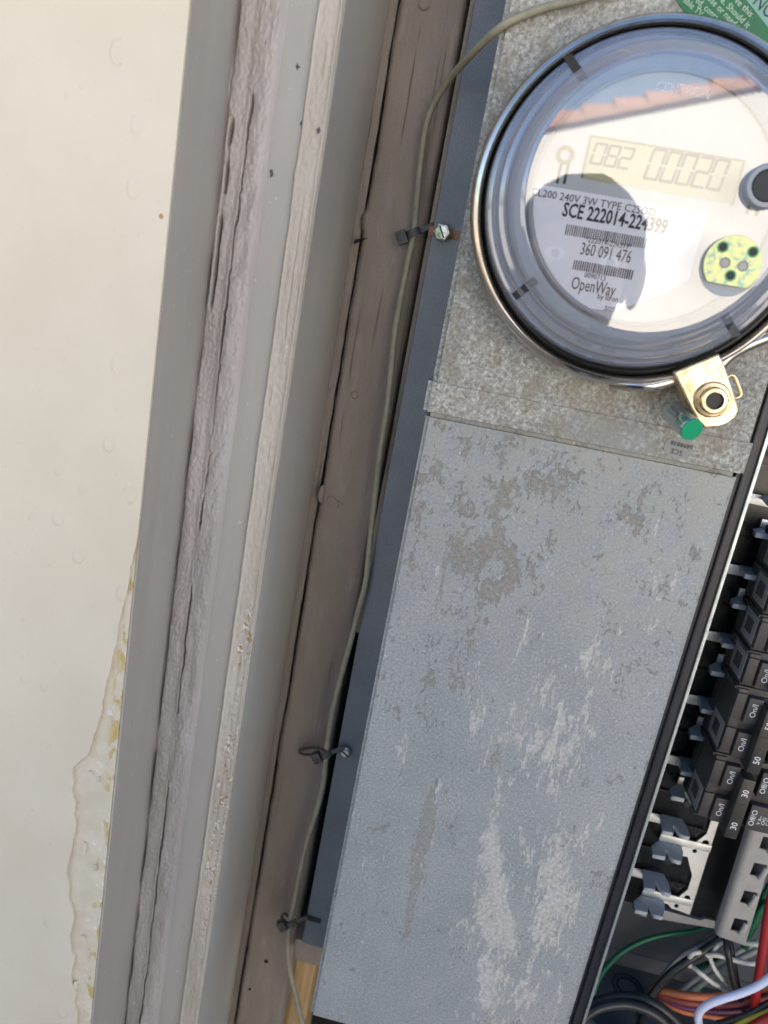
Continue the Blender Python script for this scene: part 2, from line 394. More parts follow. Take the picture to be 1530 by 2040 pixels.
def tube_bm(bm, pts, r, seg=10, taper=None):
    n = len(pts); up = None; rings = []
    for i, p in enumerate(pts):
        t = (pts[min(n-1, i+1)]-pts[max(0, i-1)]).normalized()
        if up is None: up = t.orthogonal().normalized()
        up = (up-t*up.dot(t)).normalized(); s = t.cross(up)
        rr = r*(taper(i/(n-1)) if taper else 1)
        rings.append([bm.verts.new(p+(up*math.cos(a)+s*math.sin(a))*rr) for a in (2*math.pi*k/seg for k in range(seg))])
    for a, b in zip(rings, rings[1:]):
        for k in range(seg): bm.faces.new((a[k], a[(k+1) % seg], b[(k+1) % seg], b[k]))
    bm.faces.new(rings[0][::-1]); bm.faces.new(rings[-1])
def tube(name, pts, r, mat, parent=None, n=8, seg=10, **k):
    bm = bmesh.new(); tube_bm(bm, spline(pts, n) if n else [Vector(p) for p in pts], r, seg)
    return obj(name, mk(bm), mat, parent, 60, **k)
def lathe_mesh(prof, cx, cz, seg=128, a0=0, a1=2*math.pi):
    """prof = [(radius, y)], turned about the y axis through (cx, cz)"""
    bm = bmesh.new(); full = abs(a1-a0-2*math.pi) < 1e-6; rings = []
    na = seg if full else seg+1
    for r, y in prof:
        if r < 1e-6: rings.append([bm.verts.new((cx, y, cz))]); continue
        rings.append([bm.verts.new((cx+r*math.cos(a0+(a1-a0)*k/seg), y, cz+r*math.sin(a0+(a1-a0)*k/seg))) for k in range(na)])
    for a, b in zip(rings, rings[1:]):
        for k in range(seg):
            k2 = (k+1) % na
            if len(a) == 1: bm.faces.new((a[0], b[k], b[k2]))
            elif len(b) == 1: bm.faces.new((a[k], a[k2], b[0]))
            else: bm.faces.new((a[k], a[k2], b[k2], b[k]))
    return mk(bm)
def lathe(name, prof, cx, cz, mat, parent=None, seg=128, smooth=35, **k): return obj(name, lathe_mesh(prof, cx, cz, seg), mat, parent, smooth, **k)
def cyl_mesh(p0, p1, r, seg=32, bev=0.0):
    bm = bmesh.new(); p0 = Vector(p0); p1 = Vector(p1)
    L = (p1-p0).length
    prof = [(0, 0), (r-bev, 0), (r, bev), (r, L-bev), (r-bev, L), (0, L)] if bev else [(0, 0), (r, 0), (r, L), (0, L)]
    q = (p1-p0).to_track_quat('Z', 'Y').to_matrix()
    rings = []
    for rr, z in prof:
        if rr == 0: rings.append([bm.verts.new(p0+q@Vector((0, 0, z)))])
        else: rings.append([bm.verts.new(p0+q@Vector((rr*math.cos(2*math.pi*k/seg), rr*math.sin(2*math.pi*k/seg), z))) for k in range(seg)])
    for a, b in zip(rings, rings[1:]):
        for k in range(seg):
            k2 = (k+1) % seg
            if len(a) == 1: bm.faces.new((a[0], b[k], b[k2]))
            elif len(b) == 1: bm.faces.new((a[k], a[k2], b[0]))
            else: bm.faces.new((a[k], a[k2], b[k2], b[k]))
    return mk(bm)
def cyl(name, p0, p1, r, mat, parent=None, seg=32, bev=0.0, **k): return obj(name, cyl_mesh(p0, p1, r, seg, bev), mat, parent, 35, **k)
def text_mesh(s, size, x, y, z, ang=0.0, align='LEFT', th=.0001, sx=1.0, bold=0.0, xdir=None, ydir=None):
    cu = bpy.data.curves.new('t', 'FONT'); cu.body = s; cu.size = size; cu.align_x = align; cu.align_y = 'CENTER'; cu.extrude = th/2; cu.resolution_u = 2; cu.offset = bold
    o = bpy.data.objects.new('t', cu); me = bpy.data.meshes.new_from_object(o)
    bpy.data.objects.remove(o); bpy.data.curves.remove(cu)
    me.transform(Matrix.Translation((x, y, z)) @ Matrix.Rotation(math.pi/2, 4, 'X') @ Matrix.Rotation(ang, 4, 'Z') @ Matrix.Diagonal((sx, 1, 1, 1)))
    return me
def text(name, s, size, x, y, z, mat, parent, **k): return obj(name, text_mesh(s, size, x, y, z, **k), mat, parent)
def struct(o): o['kind'] = 'structure'; return o

# ================================================================== THE SETTING
struct(box('ground', -40, 40, -60, 20, -.2, 0, 'ground'))
# our own house wall: the sheet behind everything and the stucco right of the enclosure
hw = thing('house_wall', 'cream stucco house wall that carries the meter enclosure and the trim', 'wall', (0, .3, 0))
box('sheathing', -.40, .62, .20, .24, 0, 2.9, 'void', hw)  # shade of the open wall cavity is put into this dark colour
box('stucco', .405, 5, .06, .24, 0, 2.9, 'hwall', hw)
box('stucco', -.12, .405, .06, .20, 2.02, 2.9, 'hwall', hw)
box('stucco', -.075, .405, .075, .20, 0, .62, 'hwall', hw)
# cream wall at the left with its peeling corner: plaster core and a paint coat cut to the torn outline
CX = -.1682
YC = Yd(.400)
cw = thing('cream_wall', 'bright cream painted wall with peeling paint along its right corner', 'wall', (-1, YC, 0))
bm = bmesh.new(); box_bm(bm, -5, CX-.0006, YC, .24, 0, 2.9, 0); obj('plaster', mk(bm), 'plaster', cw)
tear_px = [(272,1090),(262,1128),(258,1165),(240,1235),(236,1262),(226,1310),(214,1352),(205,1398),(203,1424),(192,1452),(184,1478),(177,1502),(160,1514),(146,1529),(148,1552),(144,1577),(152,1600),(149,1618),(152,1650),(145,1682),(138,1712),(133,1737),(139,1760),(137,1784),(146,1812),(147,1835),(140,1862),(143,1886),(151,1910),(143,1932),(145,1958),(152,1980),(149,1998),(156,2020),(154,2045),(150,2090),(158,2130),(166,2170)]
tear = px_xz(tear_px, .3995)
rough_tear = []
for a, b in zip(tear, tear[1:]):
    for k in range(3):
        t = k/3; rough_tear.append((a[0]+(b[0]-a[0])*t+random.uniform(-.0005, .0005), a[1]+(b[1]-a[1])*t))
zt, zb = tear[0][1]+.012, tear[-1][1]-.012
out = [(-5, 2.9), (CX, 2.9), (CX, zt)] + rough_tear + [(CX, zb), (CX, 0), (-5, 0)]
plate('paint_coat', out, YC-.0018, .0016, 'cream', cw, bev=.0003)
for px, py, sx, sz in ((322,432,.0010,.0013),(180,1541,.0022,.0016),(168,1690,.0012,.0048),(150,1965,.0014,.0035),(195,1555,.0010,.002),(190,1730,.001,.003),(163,1870,.0018,.0025)):
    p = W(px, py, .3985); pts = [(p.x+sx*math.cos(a)*(1+.5*rnd()-.25), p.z+sz*math.sin(a)*(1+.5*rnd()-.25)) for a in (i*.7 for i in range(9))]
    plate('paint_chip', pts, YC-.0016-(.0008 if py < 500 else 0), .0018, 'plaster' if py > 500 else 'bare', cw)

def N3(x, y, z): return mnoise.noise(Vector((x, y, z)))
def edge_strip(x0, x1, y0, y1):
    vs = []; fs = []; n = 400
    for j in range(n+1):
        z = .60+1.45*j/n; e = .0009*N3(3, 1, z*14)+.0005*N3(3, 6, z*70)
        vs += [(x0, y0, z), (x1+e, y0+.0005*N3(1, 1, z*50), z), (x1+e, y1, z), (x0, y1, z)]
    for j in range(n):
        for k in range(4): a = j*4+k; b = j*4+(k+1) % 4; fs.append((a, b, b+4, a+4))
    fs += [(0, 1, 2, 3), (4*n, 4*n+1, 4*n+2, 4*n+3)]
    me = bpy.data.meshes.new('strip'); me.from_pydata(vs, [], fs); return me
# ------------------------------------------------------------------ grey trim beside the cream wall
YB = Yd(.46)
tr = thing('wooden_trim', 'warm grey painted door trim with cracked caulk between cream wall and taupe post', 'trim', (-.14, YB, .3))
Z0, Z1 = .55, 2.15
box('side_board', CX-.0004, CX+.0008, Yd(.4005), Yd(.50), Z0, Z1, 'trim', tr)
bm = bmesh.new(); box_bm(bm, -.1425, -.1108, YB, Yd(.556), Z0, Z1)
for v in bm.verts:
    if v.co.x > -.12 and v.co.y > YB+.01: v.co.x = -.1066
bmesh.ops.recalc_face_normals(bm, faces=bm.faces); bmesh.ops.bevel(bm, geom=bm.edges[:], offset=.0013, segments=2, affect='EDGES')
obj('casing_board', mk(bm), 'trim_e', tr, 35)
obj('backing_strip', edge_strip(-.1120, -.1018, Yd(.5585), Yd(.64)), 'post', tr, 35)
def strip(name, x0, x1, y, amp, mat, parent, fn, nx=44, dz=.0011):
    z0, z1 = .80, 1.82
    nz = int((z1-z0)/dz); vs = []; fs = []
    for j in range(nz+1):
        z = z0+(z1-z0)*j/nz
        for i in range(nx+1):
            u = i/nx; x = x0+(x1-x0)*u
            vs.append((x+fn(u, z, True), y-fn(u, z, False), z))
    for j in range(nz):
        for i in range(nx):
            a = j*(nx+1)+i; fs.append((a, a+1, a+nx+2, a+nx+1))
    me = bpy.data.meshes.new(name); me.from_pydata(vs, [], fs)
    return obj(name, me, mat, parent, True)
def N3(x, y, z): return mnoise.noise(Vector((x, y, z)))
def caulk_h(u, z, side):
    if side: return .0006*N3(u*2, 3, z*40)
    # bead: thin left shoulder, fuller right roll, cracks wander between them
    h = .0016+.0022*max(0, 1-abs((u-.70)/.30)**2.2) + .0006*math.sin(math.pi*min(1, u/.35))
    h += .0010*N3(u*5, 7, z*70)*(.4+u) + .0006*N3(u*16, 1, z*380) + .0004*N3(u*34, 6, z*800) + .0012*N3(u*2.5, 4, z*16)
    c = .50+.10*N3(0, 0, z*6)+.035*N3(0, 5, z*60)+.03*N3(1, 5, z*190)
    wdt = .030+.030*N3(3, 3, z*25); on = max(0, min(1, (N3(9, 2, z*14)+.5*N3(9, 4, z*60)+.22)*4))
    if wdt > 0: h -= .0075*on*math.exp(-((u-c)/max(.012, wdt*.55))**2)
    c2 = .16+.05*N3(8, 0, z*9)+.02*N3(2, 8, z*80); on2 = max(0, min(1, (N3(4, 7, z*9)+.7*N3(4, 1, z*45)+(.12 if z > 1.53 else -.35))*5))
    h -= .0085*on2*math.exp(-((u-c2)/(.022+.035*abs(N3(5, 5, z*40))))**2)
    h -= .0055*math.exp(-((u-.035)/.028)**2)*(.7+N3(7, 7, z*30))
    if u > .90: h = h*(1-u)/.10+.0001
    return h
strip('caulk_bead', CX+.0008, -.1404, YB-.0002, .003, 'caulk', tr, caulk_h, 64, .0009)
def ridge_h(u, z, side):
    if side: return .00035*N3(u*2, 2, z*45)
    e = min(u, 1-u)
    h = .0022*min(1, e/.10)**.7
    h += .0010*math.exp(-((u-.90)/.07)**2) + .0008*math.exp(-((u-.10)/.06)**2)
    h += .0005*N3(u*7, 11, z*330)+.0003*N3(u*20, 2, z*900)
    c = .52+.12*N3(2, 9, z*5)+.03*N3(2, 3, z*90); on = max(0, min(1, (N3(6, 1, z*11)+.6*N3(6, 8, z*55)-.05)*5))
    h -= .0013*max(0, on-.3)*math.exp(-((u-c)/.025)**2)
    # lumps and lost flakes
    l = N3(u*4, 5, z*120); h += .0011*max(0, l-.35)*2
    if z < 1.30: h -= .0030*max(0, N3(u*3, 15, z*75)-.12)*max(0, math.sin(math.pi*u))
    return max(h, -.0004)
strip('paint_ridge', -.1252, -.1107, YB-.0001, .003, 'ridge', tr, ridge_h, 40, .0011)
for px, py, r in ((540,345,.0016),(600,245,.0010),(636,262,.0012),(592,132,.0013)):       # gouges: sunken dark specks
    p = W(px, py, .459); plate('gouge', [(p.x+r*math.cos(a)*(.25+.75*rnd()), p.z+r*2.0*math.sin(a)*(.25+.75*rnd())) for a in (i*.42 for i in range(15))], YB-.0004-(.003 if px > 610 else 0), .0006, 'decal_dk', tr)

# ------------------------------------------------------------------ taupe post, lath, bare stud, block under the flange
YP = Yd(.552)
po = thing('wooden_post', 'taupe painted wooden post with nail heads between grey trim and meter enclosure', 'post', (-.08, YP, .3))
def post_mesh():
    nx, z0, z1, dz = 26, .60, 2.05, .0035; nz = int((z1-z0)/dz); vs = []; fs = []
    for j in range(nz+1):
        z = z0+dz*j
        eL = .0012*N3(1, 2, z*18)+.0006*N3(4, 2, z*110)-(.0022 if abs(z-1.535) < .004 else 0)
        eR = .0005*N3(8, 2, z*22)
        for i in range(nx+1):
            u = i/nx; x = -.0998+eL*(1-u)+(.0408+eR*u)*u
            e = min(u, 1-u)*nx
            y = YP+(.0030 if e < .5 else .0007 if e < 1.5 else 0)-.0005*N3(u*3, 5, z*9)-.00025*N3(u*9, 3, z*60)
            vs.append((x, y, z))
        vs.append((-.1005+eL, Yd(.655), z)); vs.append((-.059+eR, Yd(.655), z))
    R_ = nx+3
    for j in range(nz):
        a = j*R_; b = a+R_
        for i in range(nx): fs.append((a+i, a+i+1, b+i+1, b+i))
        fs.append((a+nx, a+nx+2, b+nx+2, b+nx)); fs.append((a+nx+1, a, b, b+nx+1)); fs.append((a+nx+2, a+nx+1, b+nx+1, b+nx+2))
    for a in (0, nz*R_): fs.append([a+i for i in range(nx+1)]+[a+nx+2, a+nx+1])
    me = bpy.data.meshes.new('post'); me.from_pydata(vs, [], fs); return me
obj('post_body', post_mesh(), 'post', po, 40)
for px, py, r in ((706,787,.0026),(660,997,.0034),(845,8,.0036)):
    p = W(px, py, .551); cyl('nail_head', (p.x, YP-.0016, p.z), (p.x, YP+.002, p.z), r, 'post', po, 12, .0007)
for px, py, r in ((530,1916,.0018),(497,1972,.0012)):
    p = W(px, py, .551); cyl('nail_hole', (p.x, YP-.0007, p.z), (p.x, YP+.002, p.z), r, 'void', po, 12)
for px, py, sx, sz in ((668,1004,.005,.0028),(640,985,.0016,.006)):
    p = W(px, py, .551); plate('paint_lump', [(p.x+sx*math.cos(a)*(.7+.5*rnd()), p.z+sz*math.sin(a)*(.7+.5*rnd())) for a in (i*.63 for i in range(10))], YP-.0011, .003, 'post', po, bev=.0005)
p = W(718, 481, .55)
plate('split', [(p.x-.0045, p.z-.002), (p.x-.004, p.z+.0006), (p.x, p.z+.0022), (p.x+.0045, p.z+.0026), (p.x, p.z+.0009)], YP-.0008, .003, 'void', po)
lb = W(690, 1251, .55).z
tag(box('thin_lath', -.0562, -.0532, Yd(.546), Yd(.66), lb, 2.05, 'post', bev=.0004), 'thin taupe wood strip in the gap between the post and the metal flange', 'lath')
tag(box('bare_stud', -.0588, -.040, Yd(.575), Yd(.662), .55, .944, 'bare', bev=.001), 'bare unpainted pine stud below the meter enclosure at the bottom', 'stud')
tag(box('wood_block', -.0585, .02, Yd(.537), Yd(.66), .9505, .9725, 'post', bev=.0008), 'taupe painted wood block under the bottom end of the metal flange', 'wood block')

# ------------------------------------------------------------------ the meter enclosure
YF = Yd(.533)
en = thing('meter_enclosure', 'weathered grey metal meter and breaker enclosure with the breaker side open', 'enclosure', (.1, YF, .97))
ZB = .9735
box('flange', -.0520, .02, YF, YF+.0022, ZB+.0005, 2.0, 'metal', en, .0006)
box('flange_return', -.0520, -.0500, YF+.0026, YF+.07, ZB+.0005, 2.0, 'metal', en)
XR = .1506
seam_z = W(1165, 881, .468).z
# lower cover: shallow tray with rolled edges
def tray(name, x0, x1, z0, z1, y0, y1, r, mat):
    bm = bmesh.new(); box_bm(bm, x0, x1, y0, y1, z0, z1)
    bmesh.ops.recalc_face_normals(bm, faces=bm.faces)
    ed = [e for e in bm.edges if all(abs(v.co.y-y0) < 1e-6 for v in e.verts) or (abs(e.verts[0].co.x-e.verts[1].co.x) < 1e-6 and abs(e.verts[0].co.z-e.verts[1].co.z) < 1e-6)]
    bmesh.ops.bevel(bm, geom=ed, offset=r, segments=4, affect='EDGES')
    return obj(name, mk(bm), mat, en, 35)
tray('lower_cover', -.0303, XR, ZB-.001, seam_z-.0011, Yd(.470), YF-.0005, .0024, 'lower')
# upper cover: sits over the lower one; a flared skirt at its lower end
ZS = seam_z+.0158
tray('upper_cover', -.0302, XR+.0004, ZS-.002, 2.0, Yd(.4672), YF-.0004, .0030, 'upper')
bm = bmesh.new()
def skirt():
    prof = [(0, 0, .4650), (0, .0008, .4640), (.0165, 0, .4645), (.0225, -.0014, .4666)]
    b = bmesh.new(); xs = [(-.0322, YF), (-.0322, None), (XR+.0018, None), (XR+.0018, YF)]
    z0 = seam_z
    # rounded box ring
    box_bm(b, -.0325, XR+.0022, Yd(.4660), YF-.0008, z0, z0+.0205)
    bmesh.ops.recalc_face_normals(b, faces=b.faces)
    ed = [e for e in b.edges if all(abs(v.co.y-Yd(.4660)) < 1e-6 for v in e.verts) and not all(abs(v.co.z-z0) < 1e-6 for v in e.verts) or (abs(e.verts[0].co.x-e.verts[1].co.x) < 1e-6 and abs(e.verts[0].co.z-e.verts[1].co.z) < 1e-6 and e.verts[0].co.z > z0+.01)]
    bmesh.ops.bevel(b, geom=ed, offset=.0030, segments=4, affect='EDGES')
    return mk(b)
obj('cover_skirt', skirt(), 'upper', en, 35)
# channel and cut steel lip beside the covers
box('gasket_channel', XR+.0003, .1598, Yd(.4755), Yd(.49), ZB-.004, 2.0, 'gasket', en)
box('gasket_bead', XR+.0030, XR+.0058, Yd(.4735), Yd(.476), ZB-.004, 2.0, 'gasket', en, .0008)
box('steel_lip', .1600, .1620, Yd(.4735), Yd(.60), ZB-.004, 2.0, 'lip', en, .0003)
# breaker compartment
zseam = CAM_Z-.855*.60
box('back_panel', .1624, .398, Yd(.600), Yd(.603), zseam+.0006, 2.0, 'interior', en)
box('back_panel', .1624, .398, Yd(.6006), Yd(.603), ZB-.003, zseam-.0006, 'interior', en)
box('side_panel', .398, .401, Yd(.47), Yd(.603), ZB-.004, 2.0, 'interior', en)
kn = [circ(W(1185, 2012, .545).x+.004, 0, .0125, 28)]
# bottom plate with two conduit openings (built flat, holes cut)
hx = [(W(1180, 2030, .50).x, Yd(.515), .0115), (W(1283, 2040, .50).x, Yd(.508), .0155), (W(1258, 1952, .575).x, Yd(.578), .0)]
def bottom_plate():
    cu = bpy.data.curves.new('c', 'CURVE'); cu.dimensions = '2D'; cu.fill_mode = 'BOTH'; cu.extrude = .001
    loops = [[(.1624, Yd(.474)), (.398, Yd(.474)), (.398, Yd(.600)), (.1624, Yd(.600))]]+[circ(x, y, r, 28) for x, y, r in hx if r]
    for loop in loops:
        sp = cu.splines.new('POLY'); sp.points.add(len(loop)-1); sp.use_cyclic_u = True
        for p, q in zip(sp.points, loop): p.co = (*q, 0, 1)
    o = bpy.data.objects.new('c', cu); me = bpy.data.meshes.new_from_object(o); bpy.data.objects.remove(o)
    me.transform(Matrix.Translation((0, 0, ZB-.003))); return me
obj('bottom_plate', bottom_plate(), 'interior', en)
def ring_z(name, x, y, z, r0, r1, h, mat, parent):
    me = lathe_mesh([(r0, 0), (r0, -h*.9), (r0+.001, -h), (r1-.001, -h), (r1, -h*.8), (r1, 0)], 0, 0, 36)
    me.transform(Matrix.Translation((x, y, z)) @ Matrix.Rotation(-math.pi/2, 4, 'X')); return obj(name, me, mat, parent, 35)
ring_z('conduit_bushing', hx[0][0], hx[0][1], ZB-.0018, .0112, .0170, .007, 'rubber', en)
ring_z('conduit_bushing', hx[1][0], hx[1][1], ZB-.0018, .0152, .0215, .009, 'rubber', en)
for rr in (.0128, .0088):
    ring_z('knockout_ring', hx[2][0], hx[2][1], ZB-.0018, rr-.0006, rr+.0006, .0006, 'gasket', en)
# screws and slots on the flange
p = W(881, 463, .531); sc = obj('hex_screw', cyl_mesh((p.x, YF-.006, p.z), (p.x, YF+.0006, p.z), .0056, 6, .0008), 'screw', en, 30)
cyl('screw_face', (p.x, YF-.0068, p.z), (p.x, YF-.0058, p.z), .0040, 'screw', sc, 20, .0003)
bm = bmesh.new(); box_bm(bm, -.0038, .0038, -.0072, -.0066, -.0005, .0005); me = mk(bm); me.transform(Matrix.Translation((p.x, YF, p.z)) @ Matrix.Rotation(math.radians(60), 4, 'Y')); obj('screw_slot', me, 'hole', sc)
box('mounting_slot', p.x-.0085, p.x+.0105, YF-.0005, YF+.0010, p.z-.0030, p.z+.0026, 'copper', en)
p = W(688, 1498, .531); sc = cyl('round_screw', (p.x, YF-.0045, p.z), (p.x, YF+.0006, p.z), .0043, 'screw', en, 24, .0014)
bm = bmesh.new(); box_bm(bm, -.0040, .0040, -.0049, -.0038, -.0005, .0005); me = mk(bm); me.transform(Matrix.Translation((p.x, YF, p.z)) @ Matrix.Rotation(math.radians(35), 4, 'Y')); obj('screw_slot', me, 'hole', sc)
p = W(624, 1835, .531); box('mounting_slot', p.x-.0050, p.x+.0060, YF-.0005, YF+.0010, p.z-.0022, p.z+.0022, 'hole', en)

# ------------------------------------------------------------------ meter ring, meter
MX, MZ = .0616, CAM_Z+.0571
rg = thing('meter_ring', 'polished steel sealing ring around the glass electricity meter', 'ring', (MX, Yd(.467), MZ))
lathe('ring_band', [(.0835, Yd(.4555)), (.0832, Yd(.4480)), (.0838, Yd(.4450)), (.0852, Yd(.4436)), (.0870, Yd(.4440)), (.0886, Yd(.4458)), (.0893, Yd(.4490)), (.0893, Yd(.4660)), (.0880, Yd(.4668))], MX, MZ, 'steel', rg, 160, 50)
bpx = [(445,605),(935,405),(985,500),(1075,760),(1130,940),(1150,1040),(1110,1120),(1040,1180),(940,1215),(790,1225),(720,1150),(640,1010),(540,800)]
bp = px_xz([(1270+x*.17, 640+y*.17) for x, y in bpx], .440)
plate('latch_bracket', bp, Yd(.4395), .0265, 'brass', rg, bev=.0010)
bpi = px_xz([(1270+x*.17, 640+y*.17) for x, y in [(500,625),(905,455),(960,560),(1060,840),(1100,1010),(1040,1090),(930,1120),(820,1110),(690,1000),(600,800)]], .4385)
plate('bracket_rim', bp, Yd(.4384), .0012, 'brass', rg, [bpi], .0003)
p = W(1270+880*.17, 640+920*.17, .437)
lathe('latch_washer', [(.0094, Yd(.440)), (.0094, Yd(.4375)), (.0086, Yd(.4365)), (.0070, Yd(.4362)), (.0070, Yd(.438))], p.x, p.z, 'brass', rg, 48)
lathe('latch_screw', [(.0070, Yd(.439)), (.0070, Yd(.4350)), (.0062, Yd(.4342)), (.0046, Yd(.4342)), (.0044, Yd(.4375)), (0, Yd(.4375))], p.x+.0006, p.z-.0002, 'brass', rg, 48)
cyl('screw_recess', (p.x+.0006, Yd(.4365), p.z-.0002), (p.x+.0006, Yd(.4374), p.z-.0002), .0043, 'hole', rg)
lp = [W(1270+x*.17, 640+y*.17, .445) for x, y in ((1050,660),(1090,632),(1140,650),(1180,740),(1212,840),(1195,880),(1150,900),(1110,880))]
tube('seal_loop', lp, .0011, 'brass', rg, 6, 8)
# ring ends that run out to the bracket
tube('ring_end', [W(1530, 672, .447), W(1490, 688, .447), W(1455, 708, .447), W(1432, 730, .447)], .0030, 'steel', rg, 6, 10)
tube('ring_end', [W(1215, 762, .4485), W(1265, 768, .4465), W(1300, 768, .446), W(1345, 756, .447)], .0032, 'steel', rg, 6, 10)

mt = thing('electricity_meter', 'round glass covered electricity meter with display and white printed label', 'meter', (MX, Yd(.467), MZ))
gx, gz = .0600, CAM_Z+.0578
lathe('base', [(.0832, Yd(.4660)), (.0830, Yd(.4475)), (.0815, Yd(.4455)), (.0805, Yd(.4452)), (.0785, Yd(.4466)), (0, Yd(.4482))], MX, MZ, 'black', mt, 96)
lathe('inner_collar', [(.0780, Yd(.4464)), (.0735, Yd(.4440)), (.0673, Yd(.4440))], gx, gz, 'meterbody', mt, 96)
lathe('body', [(.0672, Yd(.4478)), (.0672, Yd(.4330)), (.0655, Yd(.4310)), (.0600, Yd(.4302)), (0, Yd(.4302))], gx, gz, 'meterbody', mt, 96)
gl = lathe('glass_cover', [(.0607, Yd(.4106)), (.0603, Yd(.4098)), (0, Yd(.4098))], gx, gz, 'glass', mt, 128, 12)
lathe('glass_rim', [(.0800, Yd(.4445)), (.0796, Yd(.4405)), (.0784, Yd(.4380)), (.0766, Yd(.4373)), (.0752, Yd(.4345)), (.0742, Yd(.4290)), (.0728, Yd(.4268)), (.0706, Yd(.4258)), (.0697, Yd(.4235)), (.0690, Yd(.4190)), (.0676, Yd(.4168)), (.0650, Yd(.4150)), (.0632, Yd(.4125)), (.0616, Yd(.4110)), (.0607, Yd(.4106))], gx, gz, 'glassrim', mt, 160, 28)
for q0, q1 in (((1130,112),(1163,160)),((1024,592),(1068,557)),((1440,623),(1467,671))):
    a = W(*q0, .4345); b = W(*q1, .417); t = (b-a).normalized(); s = t.cross(Vector((0, 1, 0))).normalized()*.0021; u = Vector((0, -.0012, 0))
    bm = bmesh.new(); vs = [bm.verts.new(c) for c in (a-s, a+s, b+s, b-s, a-s+u, a+s+u, b+s+u, b-s+u)]
    for f in ((0,1,2,3),(4,5,6,7),(0,1,5,4),(1,2,6,5),(2,3,7,6),(3,0,4,7)): bm.faces.new([vs[i] for i in f])
    obj('moulded_notch', mk(bm), 'glassmark', mt)
text('embossed_lettering', 'CENTRON', .0062, W(1305, 177, .4094).x, Yd(.4094), W(1305, 172, .4094).z, 'emboss', mt, sx=.82, th=.0003)
DD = .4285; YD = Yd(DD)
lathe('dial_rim', [(.0586, Yd(.4302)), (.0586, Yd(.4270)), (.0578, Yd(.4265)), (.0570, Yd(.4270)), (.0570, Yd(.4302))], gx, gz+.0006, 'meterbody', mt, 96)
dial = lathe('dial_plate', [(.0569, Yd(.4300)), (.0569, YD), (0, YD)], gx, gz+.0006, 'dial', mt, 96)
# label sheet
lz = CAM_Z+.1346*DD; cz = gz+.0006
lpts = [(gx+.0562*math.cos(a), cz+.0562*math.sin(a)) for a in [math.asin((lz-cz)/.0562)*0+math.pi-math.asin((lz-cz)/.0562)+i*.07 for i in range(0, 40)] if math.pi-.2 < a+1 and a < 4.42]
lx = lpts[-1]
lab = plate('printed_label', [(.087, lz)]+lpts+[(lx[0]+.012, lx[1]+.0005), (.079, CAM_Z+.045*DD), (.087, CAM_Z+.062*DD)], YD-.0004, .0003, 'label', mt)
YT = YD-.00055
def tx(s, px, py, wpx, size, bold=0.0, nm_='lettering', mat='bink', parent=None):
    p = W(px, py, DD); q = W(px+wpx, py+wpx*.165, DD); 
    me = text_mesh(s, size, 0, 0, 0, bold=bold); wd = max(v.co.x for v in me.vertices)
    k = (q.x-p.x)/wd; me.transform(Matrix.Diagonal((k, 1, 1, 1))); me.transform(Matrix.Translation((p.x, YT, p.z)))
    return obj(nm_, me, mat, parent or lab)
tx('CL200 240V 3W TYPE C2SOD', 1058, 382, 248, .0050)
tx('SCE 222014-224399', 1121, 418, 208, .0092, .00022)
tx('*222014-224399*', 1166, 477, 92, .0036)
tx('360 091 476', 1156, 496, 101, .0084)
tx('0090713', 1164, 548, 42, .0036)
tx('OpenWay', 1138, 564, 88, .0088)
tx('by Itron', 1190, 590, 41, .0038)
tx('3/25', 1203, 614, 22, .0032)
def barcode(px, py, wpx, h, n):
    p = W(px, py, DD); q = W(px+wpx, py+wpx*.165, DD); bm = bmesh.new(); x = p.x; wd = q.x-p.x; st = wd/n
    for i in range(n):
        if i % 2 == 0:
            ww = st*(.75+.5*rnd()); box_bm(bm, x+i*st, x+i*st+ww, YT, YT+.0001, p.z-h/2, p.z+h/2)
    return obj('barcode', mk(bm), 'bink', lab)
barcode(1127, 457, 160, .0050, 75); barcode(1142, 527, 118, .0046, 53)
# display
a = W(1179, 273.5, DD); b = W(1448, 404, DD)
lcd = box('display', a.x, b.x+.002, YD-.0005, YD+.0001, b.z, a.z, 'lcd', mt)
for x0, x1, z0, z1 in ((a.x-.0008, b.x+.0028, a.z, a.z+.0008), (a.x-.0008, a.x, b.z, a.z), (b.x+.002, b.x+.0030, b.z-.001, a.z)):
    box('display_frame', x0, x1, YD-.0008, YD+.0001, z0, z1, 'lcdframe', lcd)
SEG = {'0': 'abcdef', '8': 'abcdefg', '2': 'abged'}
def digit(ch, x, z, wd, ht, t):
    bm = bmesh.new(); y0, y1 = YD-.0008, YD-.0006; g = t*.35
    R_ = dict(a=(g, wd-g, ht-t, ht), g=(g, wd-g, ht/2-t/2, ht/2+t/2), d=(g, wd-g, 0, t), f=(0, t, ht/2+g, ht-g), b=(wd-t, wd, ht/2+g, ht-g), e=(0, t, g, ht/2-g), c=(wd-t, wd, g, ht/2-g))
    sl_ = .12
    for s in SEG[ch]:
        x0, x1, z0, z1 = R_[s]; vs = [bm.verts.new((x+xx+zz*sl_, yy, z+zz)) for yy in (y0, y1) for xx, zz in ((x0, z0), (x1, z0), (x1, z1), (x0, z1))]
        for f in ((0,1,2,3),(4,5,6,7),(0,1,5,4),(1,2,6,5),(2,3,7,6),(3,0,4,7)): bm.faces.new([vs[i] for i in f])
    return obj('display_digit', mk(bm), 'lcdink', lcd)
for i, ch in enumerate('082'):
    p = W(1172+27*i, 327+4.4*i, DD); digit(ch, p.x, p.z, .0062, .0102, .0012)
for i, ch in enumerate('00020'):
    p = W(1279+31*i, 357+5.2*i, DD); digit(ch, p.x, p.z, .0070, .0145, .0013)
